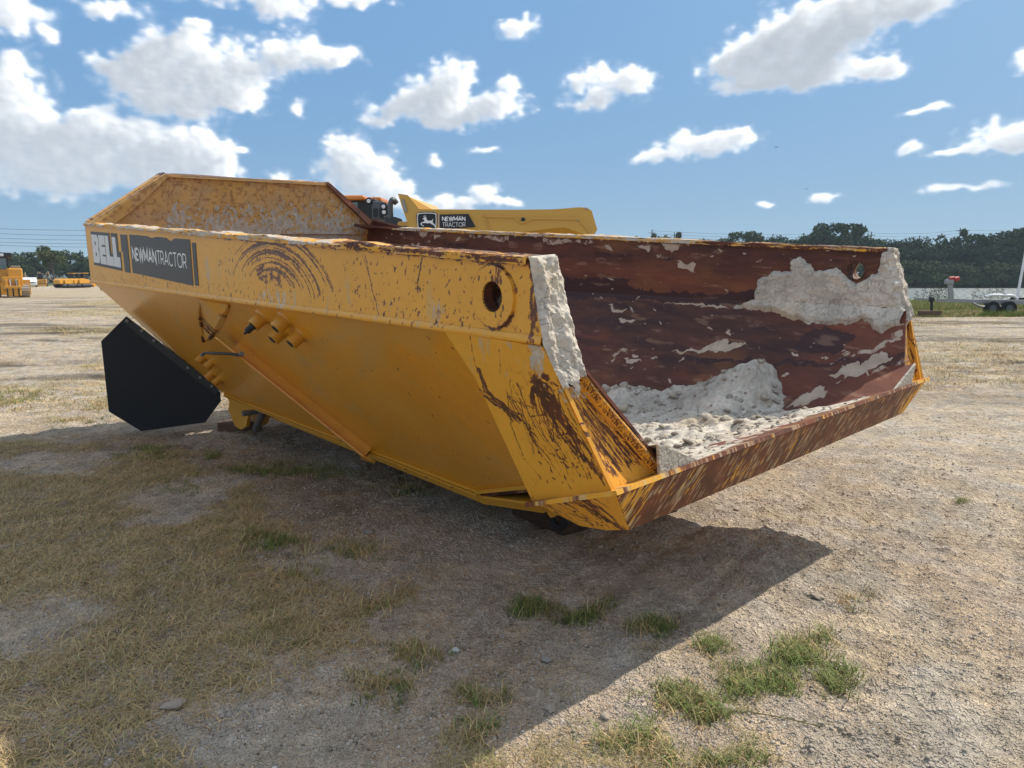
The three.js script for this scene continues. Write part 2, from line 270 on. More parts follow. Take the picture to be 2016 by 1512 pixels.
  const wg = new THREE.PlaneGeometry(600, 150, 60, 20); wg.rotateX(-Math.PI / 2); wg.translate(300 + 5, -0.75, -122);
  structure('water', wg, phys({ color: new THREE.Color().setRGB(0.03, 0.06, 0.06), roughness: 0.42, ior: 1.33, bumpMap: ripple, bumpScale: 0.2 }), 'calm pale blue lake behind the boat trailer');
}

// ------------------------------------------------------------------ the dump body: own axes x to the tail, y up, z to the near side
const BR = new THREE.Matrix4().set(0.67264822, 0.02263231, -0.73961622, 1.2424508, -0.07425051, 0.99655176, -0.037033, 0.14812991, 0.73622771, 0.07982706, 0.67200923, -3.83007412, 0, 0, 0, 1);
const BRI = BR.clone().invert(), EYEL = V(0, EYE, 0).applyMatrix4(BRI);
function pxl(u, v, n, d) { const w = rayOf(u, v).transformDirection(BRI), N = V(...n); return EYEL.clone().addScaledVector(w, (d - N.dot(EYEL)) / N.dot(w)); }
const body = thing('dump_body', 'worn yellow steel dump body with rusty inside lying on timber blocks', 'dump body');
BR.decompose(body.position, body.quaternion, body.scale); body.scale.set(1, 1, 1);

const PA = -0.8346, PB = 0.047, PC = 1.2896;                               // outer side panel: y = PA + PB x + PC |z|
const panelZ = (x, y, off = 0) => (y - PA - PB * x - off) / PC;
const foldY = (x) => 1.298 + 0.045 * x;
const rampY = (x) => 0.803 + 0.45 * (x - 0.387), floorY = (x) => 0.13 + 0.05 * x;
const ZO = 1.68, ZI = 1.545, XF = -6.42;

const nz = (x, y, s, o = 4) => fbm(x * s, y * s, o);
const paintShade = (out, rust, dust, clay, x, y) => { // yellow paint with chips, dust and clay
  const v = (nz(x + 3, y + 9, 2.2) - 0.5) * 16 + (nz(x, y, 40, 2) - 0.5) * 10; out[0] = YELLOW[0] + v; out[1] = YELLOW[1] + v * 0.8; out[2] = YELLOW[2] + v * 0.5;
  const st = nz(x * 26, y * 3.5, 1, 3), du = sm(0.42, 0.78, dust * 0.75 + (nz(x + 20, y, 3, 4) - 0.5) * 0.8 + (st - 0.5) * 0.45);
  lerp3(out, 212, 168, 110, du * 0.58 + 0.20); lerp3(out, 176, 164, 158, sm(0.62, 0.95, dust * 0.8 + (nz(x, y + 8, 9, 4) - 0.5) * 0.9) * 0.7);
  const n1 = nz(x, y, 55, 3) - 0.5, n2 = nz(x + 4, y + 4, 12, 3) - 0.5, rq = rust + n1 * 0.95 + n2 * 0.55, ru = sm(0.40, 0.66, rq);
  if (rq > 0.22) { const k = nz(x, y + 30, 25, 3); lerp3(out, 168, 104, 44, sm(0.24, 0.44, rq) * 0.45); lerp3(out, 62 + 66 * k, 37 + 30 * k, 26 + 12 * k, ru); }
  const cl = sm(0.42, 0.60, clay + n1 * 0.6 + n2 * 0.6); if (cl > 0) { const k = nz(x + 9, y, 30, 4); lerp3(out, 165 + 55 * k, 154 + 52 * k, 140 + 50 * k, cl); }
  out[3] = 0.5 - ru * 0.16 + cl * (0.2 + 0.2 * n1) + n1 * ru * 0.3 + (nz(x, y, 6, 2) - 0.5) * 0.10;
};
const chip = (g, x, y, l, w, a, c) => { g.save(); g.translate(x, y); g.rotate(a); g.fillStyle = c; g.beginPath(); g.ellipse(0, 0, l / 2, w / 2, 0, 0, 7); g.fill(); g.restore(); };
const gouge = (g, pts, w, c) => { g.strokeStyle = c; g.lineWidth = w; g.lineCap = 'round'; g.beginPath(); pts.forEach((p, i) => g[i ? 'lineTo' : 'moveTo'](p.x, p.y)); g.stroke(); };
const fillPoly = (g, pts, c) => { g.fillStyle = c; g.beginPath(); pts.forEach((p, i) => g[i ? 'lineTo' : 'moveTo'](p[0], p[1])); g.closePath(); g.fill(); };
const bandPx = (u, v) => { const p = pxl(u, v, [0, 0, 1], ZO); return V(p.x, p.y, 0); };

// outer face of the upper band
const T_band = layered(2048, 256, [-6.6, 0.3, 0.98, 1.62], (g) => {
  for (let x = -6.5; x < 0.2; x += 0.03) { // bare, rusted strip under the rim
    const a = x < -3.2 ? 0.26 : 0.62; chip(g, x, 1.585 + rr(-0.004, 0.006), 0.07, x < -3 ? rr(0.01, 0.03) : rr(0.018, 0.055), rr(-0.2, 0.2), `rgb(${a * 255 | 0},0,0)`);
  }
  for (let i = 0; i < 900; i++) { const x = -2.9 + 2.9 * rnd(), y = rr(1.17, 1.57) + 0.02 * x; if (nz(x, y, 1.7, 2) < 0.42 && rnd() < 0.7) continue; const s = rnd() ** 3; chip(g, x, y, 0.006 + 0.028 * s, 0.003 + 0.007 * s, 1.3 + rr(-0.6, 0.6), 'rgb(190,0,0)'); }
  for (let i = 0; i < 260; i++) { const x = rr(-6.3, -2.9), y = foldY(x) + Math.abs(rr(-0.1, 0.1)) + 0.01; chip(g, x, y, rr(0.008, 0.03), rr(0.003, 0.008), 1.45 + rr(-0.3, 0.3), 'rgb(170,0,0)'); }
  chip(g, -3.98, 1.175, 0.045, 0.018, 1.4, 'rgb(255,0,0)');
  const c0 = bandPx(540, 590);
  for (let i = 0; i < 34; i++) { // arched scrape marks where a wheel rubbed
    const k = 0.25 + 0.75 * rnd(), a0 = rr(0.15, 0.9), a1 = rr(1.6, 2.9); g.strokeStyle = `rgb(${120 + 120 * rnd() | 0},0,0)`; g.lineWidth = rr(0.002, 0.009); g.beginPath(); g.ellipse(c0.x + rr(-0.02, 0.02), c0.y, 0.62 * k + 0.12, 0.30 * k + 0.09, 0, a0, a1); g.stroke();
  }
  for (let i = 0; i < 70; i++) chip(g, c0.x - 0.06 + rr(-0.16, 0.2), c0.y + 0.12 + rr(-0.04, 0.06), rr(0.04, 0.12), rr(0.010, 0.03), rr(-0.3, 0.3), 'rgb(44,10,0)');
  for (let i = 0; i < 90; i++) chip(g, c0.x + 0.02 + rr(-0.24, 0.24), c0.y + rr(-0.06, 0.07), rr(0.05, 0.14), rr(0.02, 0.05), 1.5, 'rgb(4,44,22)');
  gouge(g, [bandPx(718, 500), bandPx(731, 560), bandPx(745, 618)], 0.007, 'rgb(200,0,0)'); gouge(g, [bandPx(712, 498), bandPx(735, 570)], 0.004, 'rgb(140,0,0)');
  gouge(g, [bandPx(831, 508), bandPx(822, 555)], 0.010, 'rgb(220,0,0)'); gouge(g, [bandPx(842, 518), bandPx(840, 532)], 0.006, 'rgb(160,0,0)'); gouge(g, [bandPx(823, 563), bandPx(827, 574)], 0.006, 'rgb(190,0,0)');
  for (let i = 0; i < 60; i++) { const p = bandPx(rr(400, 480), rr(500, 575)); chip(g, p.x, p.y, rr(0.15, 0.4), rr(0.02, 0.06), 1.5, 'rgb(0,46,0)'); }
  for (let i = 0; i < 120; i++) { const x = rr(-1.9, 0.1), y = rr(1.2, 1.42); chip(g, x, y, rr(0.08, 0.25), rr(0.02, 0.07), 1.5, 'rgb(0,60,0)'); }
  for (let i = 0; i < 40; i++) { const p = bandPx(1050 + rr(-6, 8), rr(515, 690)); chip(g, p.x, p.y, rr(0.02, 0.08), rr(0.006, 0.02), 1.3, 'rgb(150,0,0)'); }
  g.lineWidth = 0.008; for (const k of [0.121, 0.126]) { g.strokeStyle = 'rgb(120,20,0)'; g.beginPath(); g.ellipse(-0.15, 1.442, k, k * 0.98, 0, 0.2, 5.9); g.stroke(); }
  for (let i = 0; i < 14; i++) chip(g, -0.13 + rr(-0.02, 0.03), 1.52 + rr(-0.03, 0.04), rr(0.02, 0.06), rr(0.006, 0.014), 1.5, 'rgb(160,0,0)');
}, paintShade, true, 0.006);
const matBand = phys({ map: T_band.map, bumpMap: T_band.bump, bumpScale: 0.006, roughness: 0.5, clearcoat: 0.25, clearcoatRoughness: 0.35 });

// outer side panel
const T_panel = layered(2048, 512, [-6.7, 0.1, -0.25, 1.35], (g) => {
  for (let i = 0; i < 900; i++) { const x = rr(-6.5, 0.4), y = rr(-0.1, 1.3), l = rr(0.1, 0.75); g.strokeStyle = `rgb(0,${40 + 120 * rnd() ** 2 | 0},0)`; g.lineWidth = rr(0.002, 0.006); g.beginPath(); g.moveTo(x, y); g.lineTo(x + l * 0.62, y - l * 0.78); g.stroke(); }
  for (let i = 0; i < 160; i++) { const x = rr(-6.3, 0), y = rr(0.05, 1.25); chip(g, x, y, rr(0.006, 0.03), rr(0.003, 0.008), rr(0, 3), 'rgb(200,0,0)'); }
  for (let i = 0; i < 420; i++) { const x = rr(-6.3, 0.2), y = foldY(x) - 0.02 - 0.16 * rnd() ** 2; chip(g, x, y, rr(0.02, 0.12), rr(0.003, 0.012), -0.9, 'rgb(0,60,0)'); }
  const L = (u, v) => { const p = pxl(u, v, [-PB, 1, -PC], PA); return V(p.x, p.y, 0); };
  gouge(g, [L(650, 728), L(700, 775), L(762, 835), L(812, 880)], 0.007, 'rgb(0,230,0)'); gouge(g, [L(338, 597), L(347, 604)], 0.008, 'rgb(0,255,0)');
}, (out, rust, dust, clay, x, y) => {
  const v = (nz(x + 3, y + 9, 1.6) - 0.5) * 18 + (nz(x * 20, y * 20 + x * 16, 1, 3) - 0.5) * 12; out[0] = YELLOW[0] + v - 4; out[1] = YELLOW[1] + v * 0.8 - 6; out[2] = YELLOW[2] + v * 0.4 - 4;
  lerp3(out, 216, 172, 112, clamp(dust * 1.6) * sm(0.28, 0.6, nz(x, y, 5, 3)) * 0.75 + sm(0.46, 0.80, nz(x + y * 0.5, y, 1.4, 4)) * 0.26); lerp3(out, 196, 166, 128, sm(0.56, 0.76, nz(x * 1.6 + y, y * 5 - x * 2.2, 1, 5)) * 0.35); lerp3(out, 78, 48, 26, sm(0.4, 0.6, rust + (nz(x, y, 70, 2) - 0.5) * 0.5)); out[3] = 0.5 + (nz(x, y, 2.2, 3) - 0.5) * 0.7 + (nz(x, y, 40, 2) - 0.5) * 0.03;
});
const matPanel = phys({ map: T_panel.map, bumpMap: T_panel.bump, bumpScale: 0.012, roughness: 0.42, clearcoat: 0.45, clearcoatRoughness: 0.22 });

// scraped plates at the tail corner
const scrape = (g, x0, x1, y0, y1, n, a, str, len) => { for (let i = 0; i < n; i++) { const x = rr(x0, x1), y = rr(y0, y1), l = len * (0.2 + rnd()), b = a + rr(-0.25, 0.25); g.strokeStyle = `rgb(${str * (0.5 + 0.5 * rnd()) | 0},0,0)`; g.lineWidth = rr(0.001, 0.005); g.beginPath(); g.moveTo(x, y); g.lineTo(x + l * 0.5 * Math.cos(b) + rr(-.01, .01), y + l * 0.5 * Math.sin(b)); g.lineTo(x + l * Math.cos(b), y + l * Math.sin(b)); g.stroke(); } };
const wrapN = [0, -0.2857, 1], wrapD = 1.68 - 0.2857 * 1.29, wrapPx = (u, v) => { const p = pxl(u, v, wrapN, wrapD); return V(p.x, p.y, 0); };
const T_wrap = layered(1024, 1024, [-0.55, 0.5, 0.45, 1.4], (g) => {
  const line = (w, c, ...q) => gouge(g, q.map(([u, v]) => wrapPx(u, v)), w, c);
  for (let k = 0; k < 9; k++) line(rr(0.003, 0.009), 'rgb(200,0,0)', [942 + rr(0, 8), 725], [960 + rr(-5, 8), 770], [985 + rr(-5, 12), 800 + rr(-8, 6)], [1010 + rr(-4, 20), 826 + rr(-6, 6)]);
  for (let k = 0; k < 8; k++) line(rr(0.002, 0.006), 'rgb(190,0,0)', [945 + rr(-3, 6), 770 + rr(-4, 6)], [975, 790 + rr(-6, 6)], [1010 + rr(0, 25), 815 + rr(0, 20)]);
  for (let k = 0; k < 40; k++) { const u = rr(1000, 1110), v = rr(745, 800); line(rr(0.002, 0.007), 'rgb(200,0,0)', [u, v], [u + rr(4, 30), v + rr(20, 70)], [u + rr(25, 70), v + rr(60, 130)]); }
  for (let k = 0; k < 26; k++) { const u = rr(1050, 1090), v = rr(740, 800); chip(g, wrapPx(u, v).x, wrapPx(u, v).y, rr(0.02, 0.09), rr(0.01, 0.03), rr(0, 3), 'rgb(110,0,0)'); }
  for (let k = 0; k < 60; k++) { const t = rnd(), u = mix(1085, 1190, t) + rr(-26, 2), v = mix(770, 940, t) + rr(-10, 10); const p = wrapPx(u, v); chip(g, p.x, p.y, rr(0.03, 0.12), rr(0.008, 0.02), -1.1 + rr(-0.4, 0.4), 'rgb(120,0,0)'); }
  for (let k = 0; k < 26; k++) { const u = rr(1060, 1160), v = rr(880, 950), p = wrapPx(u, v); chip(g, p.x, p.y, rr(0.01, 0.03), rr(0.004, 0.010), rr(0, 3), 'rgb(200,0,0)'); }
  for (let k = 0; k < 12; k++) { const u = rr(990, 1100), v = rr(780, 860); line(0.003, 'rgb(150,0,0)', [u, v], [u + rr(20, 50), v + rr(40, 80)], [u + rr(60, 90), v + rr(90, 140)]); }
  line(0.006, 'rgb(150,0,0)', [931, 660], [936, 700], [945, 735]); line(0.004, 'rgb(120,0,0)', [988, 680], [990, 735]); line(0.010, 'rgb(110,30,0)', [1062, 690], [1056, 745]);
  for (let k = 0; k < 120; k++) { const p = wrapPx(rr(900, 1075), rr(655, 740)); chip(g, p.x, p.y, rr(0.02, 0.10), rr(0.012, 0.05), 1.4, 'rgb(0,80,4)'); }
  for (let k = 0; k < 60; k++) { const p = wrapPx(1062 + rr(-14, 12) + (k % 3) * 3, rr(650, 760)); chip(g, p.x, p.y, rr(0.02, 0.07), rr(0.01, 0.03), 1.2, 'rgb(0,20,44)'); }
}, paintShade, true, 0.005);
const matWrap = phys({ map: T_wrap.map, bumpMap: T_wrap.bump, bumpScale: 0.005, roughness: 0.5, clearcoat: 0.2, clearcoatRoughness: 0.35 });

const T_trough = layered(512, 512, [0, 1, 0, 1], (g) => {
  for (let k = 0; k < 420; k++) { const x = 0.5 + rr(-0.46, 0.46); chip(g, x, rr(0.12, 1), rr(0.10, 0.34), rr(0.01, 0.045), -1.5 + rr(-0.15, 0.15), `rgb(${x > 0.3 && x < 0.85 ? 58 : 34},0,0)`); }
  for (let k = 0; k < 160; k++) chip(g, rr(0, 1), rr(0, 1), rr(0.02, 0.10), rr(0.003, 0.008), -1.45 + rr(-0.2, 0.2), 'rgb(110,0,0)');
  for (let k = 0; k < 90; k++) chip(g, rr(0, 1), rr(0.84, 1.05), rr(0.04, 0.12), rr(0.02, 0.06), rr(0, 3), 'rgb(0,0,120)');
}, (out, a, b, c, x, y) => paintShade(out, a * (0.62 + 0.38 * sm(0.02, 0.2, y)), b + 0.35, c, x * 0.5, y * 0.5), true, 0.012);
const matTrough = std({ map: T_trough.map, bumpMap: T_trough.bump, bumpScale: 0.005, roughness: 0.62 });

const T_lip = layered(2048, 256, [-1.62, 1.62, 0.5, 0.9], (g) => {
  for (let z = -1.6; z < 1.6; z += 0.0022) { const m = sm(-1.5, -0.9, z) * (1 - sm(1.05, 1.5, z)); const k = 0.30 + 0.42 * m + rr(-0.2, 0.2); g.strokeStyle = `rgb(${255 * clamp(k * 0.72) | 0},0,0)`; g.lineWidth = rr(0.002, 0.012); const y = rr(0.52, 0.86), l = rr(0.03, 0.14); g.beginPath(); g.moveTo(z, y); g.lineTo(z + l * 0.5, y - l); g.stroke(); }
  for (let z = -1.6; z < 1.6; z += 0.004) { const m = sm(-1.5, -0.9, z) * (1 - sm(1.05, 1.5, z)); g.strokeStyle = `rgb(${90 * m | 0},0,0)`; g.lineWidth = 0.02; g.beginPath(); g.moveTo(z - 0.1, 0.88); g.lineTo(z + 0.1, 0.5); g.stroke(); }
}, (out, rust, dust, clay, x, y) => {
  const q = x - 0.55 * (0.8 - y); paintShade(out, 0, 0.35, 0, x, y);
  const n1 = nz(q * 75, y * 24 + x * 3, 1, 4) - 0.5, n2 = nz(x, y, 12, 4) - 0.5, ru = sm(0.20, 0.42, rust * 0.62 + n1 * 1.1 + n2 * 0.75), k = nz(x, y, 18, 4);
  lerp3(out, 74 + 66 * k, 44 + 32 * k, 28 + 14 * k, ru); lerp3(out, 205, 184, 146, sm(0.56, 0.70, nz(q * 80 + 9, y * 20 + x * 2, 1, 4)) * 0.7); out[3] = 0.5 + n2 * 0.4 - ru * 0.15;
});
const matLip = std({ map: T_lip.map, bumpMap: T_lip.bump, bumpScale: 0.006, roughness: 0.6 });

// rusty inside of the far wall: bands, streaks and clay smears where the photograph shows them
const wallPx = (u, v) => { const p = pxl(u, v, [0, 0, 1], -ZI); if (p.y > 1.2 + PB * p.x) return V(p.x, p.y, 0); const q = pxl(u, v, [-PB, 1, PC], PA + 0.05); return V(q.x, q.y, 0); };
const T_rust = layered(2048, 1024, [-3.4, 0.42, 0.0, 1.64], (g) => {
  const P = (c, ...q) => fillPoly(g, q.map(([u, v]) => { const p = wallPx(u, v); return [p.x, p.y]; }), c);
  const dark = 'rgb(150,0,0)', dk2 = 'rgb(80,0,0)', clay = 'rgb(0,230,0)', cl2 = 'rgb(0,130,0)';
  P(dark, [1085, 545], [1240, 548], [1235, 560], [1265, 570], [1400, 578], [1495, 572], [1490, 592], [1420, 602], [1300, 592], [1100, 585]);
  P(dk2, [1100, 585], [1300, 594], [1420, 604], [1520, 615], [1620, 640], [1680, 655], [1640, 690], [1480, 700], [1430, 690], [1330, 690], [1250, 685], [1120, 680]);
  P(dk2, [1130, 690], [1330, 700], [1600, 712], [1780, 690], [1785, 702], [1600, 722], [1430, 715], [1300, 712]); P(dk2, [1400, 700], [1560, 715], [1770, 705], [1770, 716], [1560, 745], [1300, 735], [1150, 730]);
  P(dark, [1620, 640], [1690, 660], [1660, 690], [1600, 692], [1540, 690]); P(dk2, [1090, 490], [1220, 500], [1340, 505], [1330, 512], [1090, 505]);
  P(dk2, [1620, 520], [1680, 512], [1735, 495], [1730, 535], [1690, 520]);
  // clay smears
  P(clay, [1255, 482], [1282, 484], [1273, 498], [1262, 492]); P(clay, [1305, 480], [1340, 484], [1325, 495], [1310, 492]); P(cl2, [1290, 505], [1316, 503], [1310, 514], [1295, 512]);
  P(clay, [1330, 513], [1345, 520], [1365, 520], [1372, 532], [1355, 536], [1335, 528]); P(cl2, [1190, 480], [1200, 482], [1205, 492], [1194, 492]); P(cl2, [1065, 470], [1175, 476], [1170, 482], [1070, 478]);
  P(clay, [1197, 602], [1230, 606], [1234, 612], [1210, 612]); P(clay, [1215, 626], [1255, 628], [1245, 633], [1220, 632]); P(cl2, [1235, 606], [1252, 610], [1246, 616]);
  P(clay, [1305, 595], [1345, 602], [1440, 608], [1420, 600], [1380, 600]);
  P(clay, [1320, 690], [1360, 688], [1400, 680], [1430, 668], [1475, 673], [1465, 679], [1410, 690], [1345, 695]); P(cl2, [1205, 690], [1240, 684], [1252, 688], [1222, 696], [1210, 702]);
  P(cl2, [1190, 715], [1212, 705], [1200, 720]); P(clay, [1228, 703], [1262, 712], [1245, 716], [1232, 712]); P(cl2, [1640, 712], [1740, 676], [1768, 650], [1775, 660], [1745, 690]);
  P(clay, [1720, 700], [1765, 695], [1740, 712], [1700, 728], [1640, 745], [1630, 738], [1690, 715]); P(cl2, [1650, 740], [1780, 705], [1785, 712], [1660, 752]);
  P(clay, [1590, 770], [1640, 760], [1640, 780], [1560, 800]);
  for (let k = 0; k < 260; k++) { const u = rr(1090, 1780), v = rr(475, 750), p = wallPx(u, v), s = rnd() ** 4; chip(g, p.x, p.y, 0.01 + 0.06 * s, 0.003 + 0.018 * s, rr(-0.4, 0.4), `rgb(0,${60 + 140 * rnd() | 0},0)`); }
  for (let k = 0; k < 90; k++) { const u = rr(1660, 1730), v = rr(505, 560), p = wallPx(u, v); chip(g, p.x, p.y, rr(0.03, 0.1), rr(0.005, 0.014), rr(-0.4, 0.4), 'rgb(0,0,70)'); }
  // rim strip
  for (let x = -3.4; x < 0.1; x += 0.02) chip(g, x, 1.595, 0.05, rr(0.01, 0.05), 0, `rgb(0,${x < -1.2 ? 150 : 70},0)`);
}, (out, dk, clay, or, x, y) => {
  const band = nz(x * 0.9, y * 7, 1, 4), fine = nz(x * 8, y * 60, 1, 3), blot = nz(x + 7, y + 1, 2.6, 4); const k = clamp(0.5 + (band - 0.5) * 1.5 + (blot - 0.5) * 0.9);
  out[0] = 70 + 52 * k; out[1] = 41 + 26 * k; out[2] = 34 + 12 * k; const f = (fine - 0.5) * 22; out[0] += f; out[1] += f * 0.75; out[2] += f * 0.6;
  const d = sm(0.25, 0.5, dk + (nz(x * 3, y * 16, 1, 4) - 0.5) * 0.55); lerp3(out, 58 + f * 0.6, 34 + f * 0.5, 36 + f * 0.5, d * 0.85);
  lerp3(out, 138, 92, 50, sm(0.55, 0.8, nz(x * 2.2 + 5, y * 5, 1, 4)) * 0.5 * (1 - d) + or * 0.6);
  const n = nz(x, y, 16, 4) - 0.5, n2 = nz(x, y, 60, 2) - 0.5, c = sm(0.40, 0.56, clay + n * 0.55 + n2 * 0.25); const cc = nz(x, y + 40, 22, 4); lerp3(out, 168 + 40 * cc, 148 + 38 * cc, 128 + 36 * cc, c);
  lerp3(out, 170, 140, 112, sm(0.66, 0.80, nz(x * 5, y * 24 + 50, 1, 4)) * 0.45); out[3] = 0.4 + c * 0.3 + n2 * 0.25 + (fine - 0.5) * 0.2;
}, true, 0.032);
const matRust = std({ map: T_rust.map, bumpMap: T_rust.bump, bumpScale: 0.006, roughness: 0.72 });

// headboard inside: dusty tan paint, scuffs and splashed clay
const T_head = layered(1024, 512, [-1.75, 1.75, 0.7, 2.2], (g) => {
  const H = (u, v) => { const p = pxl(u, v, [1, 0, 0], -6.32); return V(p.z, p.y, 0); };
  for (let k = 0; k < 1700; k++) { const t = rnd(), u = mix(330, 720, t), v = mix(478, 412, rnd() ** 2.2) - 20 * rnd(), p = H(u, v), w = (t > 0.22 && t < 0.92 ? 1 : 0.5) * (v > 430 ? 1 : 0.45); if (rnd() > w) continue; chip(g, p.x, p.y, rr(0.02, 0.09), rr(0.012, 0.035), 1.57 + rr(-0.8, 0.8), 'rgb(0,0,170)'); }
  for (let k = 0; k < 130; k++) { const p = H(rr(335, 365), rr(405, 460)); chip(g, p.x, p.y, rr(0.03, 0.08), rr(0.012, 0.03), 1.5, 'rgb(0,0,60)'); }
  for (let k = 0; k < 420; k++) { const p = H(rr(300, 700), rr(352, 440)), l = rr(0.03, 0.3), a = rr(0, 3.14); g.strokeStyle = `rgb(${90 + 110 * rnd() | 0},0,0)`; g.lineWidth = rr(0.002, 0.007); g.beginPath(); g.moveTo(p.x, p.y); g.lineTo(p.x + l * Math.cos(a), p.y + l * Math.sin(a)); g.stroke(); }
}, (out, rust, dust, clay, x, y) => {
  paintShade(out, rust * 0.8, 0.9, clay, x, y); const k = nz(x, y, 7, 4), m = sm(0.3, 0.5, clay); lerp3(out, 186 + 40 * k, 146 + 34 * k, 92 + 28 * k, 0.70 * (1 - m)); lerp3(out, 140, 96, 62, sm(0.54, 0.78, nz(x + 2, y, 30, 3)) * 0.5 * (1 - m));
});
const matHead = std({ map: T_head.map, bumpMap: T_head.bump, bumpScale: 0.02, roughness: 0.8 });

// dried clay
function clayTex(tone) {
  return layered(1024, 1024, [0, 1, 0, 1], () => {}, (out, a, b, c, x, y) => {
    const k = nz(x, y, 9, 5), f = nz(x, y, 90, 3), cr = Math.abs(nz(x + 5, y + 5, 14, 4) - 0.5), crack = 1 - sm(0.0, 0.022, cr), l = 0.86 + (k - 0.5) * 0.28 + (f - 0.5) * 0.22; lerp3(out, 0, 0, 0, 1);
    out[0] = tone[0] * l; out[1] = tone[1] * l; out[2] = tone[2] * l; lerp3(out, tone[0] * 0.62, tone[1] * 0.6, tone[2] * 0.58, crack * 0.35); lerp3(out, tone[0] * 0.9, tone[1] * 0.83, tone[2] * 0.72, sm(0.5, 0.8, nz(x, y + 8, 4, 4)) * 0.5);
    out[3] = 0.35 + (k - 0.5) * 0.6 + (f - 0.5) * 0.35 - crack * 0.22;
  });
}
const T_clay = clayTex([226, 214, 196]); T_clay.map.wrapS = T_clay.map.wrapT = T_clay.bump.wrapS = T_clay.bump.wrapT = THREE.MirroredRepeatWrapping;
const matClay = std({ map: T_clay.map, bumpMap: T_clay.bump, bumpScale: 0.016, roughness: 0.95 });
// rim: rubbed metal, rust and dried mud
const T_rim = layered(2048, 128, [-6.6, 0.3, 0, 1], (g) => {
  for (let k = 0; k < 1500; k++) { const x = rr(-6.5, 0.2); chip(g, x, rr(0, 1), rr(0.02, 0.2), rr(0.04, 0.2), 0, x < -1.4 ? 'rgb(20,0,70)' : 'rgb(60,0,14)'); }
  for (let k = 0; k < 700; k++) chip(g, rr(-6.5, 0.2), rr(0, 1), rr(0.02, 0.2), rr(0.02, 0.1), 0, 'rgb(70,0,0)');
}, (out, a, b, c, x, y) => paintShade(out, a * 0.9 + (nz(x * 6, y * 12, 1, 3) - 0.5) * 0.4, 0.8, c * 0.9, x * 2, y * 0.3));
const matRim = std({ map: T_rim.map, bumpMap: T_rim.bump, bumpScale: 0.012, roughness: 0.8 });
const matDirt = std({ map: T_clay.map, bumpMap: T_clay.bump, bumpScale: 0.016, roughness: 0.95, color: new THREE.Color().setRGB(0.42, 0.34, 0.25) });
const matYellow = phys({ color: new THREE.Color().setRGB(0.63, 0.29, 0.018), roughness: 0.42, clearcoat: 0.4, clearcoatRoughness: 0.25 });
const matSteel = flatc(0.22, 0.21, 0.20, 0.5, 0.6), matDarkSteel = flatc(0.03, 0.03, 0.032, 0.6, 0.3), matRubber = flatc(0.006, 0.007, 0.009, 0.72);

const circle = (x, y, z, r, n = 26, s = 1) => Array.from({ length: n }, (_, i) => V(x + r * Math.cos(s * i / n * 6.2832), y + r * Math.sin(s * i / n * 6.2832), z));
const rev = (l) => l.slice().reverse();
const HX = -0.15, HY = 1.442, HR = 0.058;

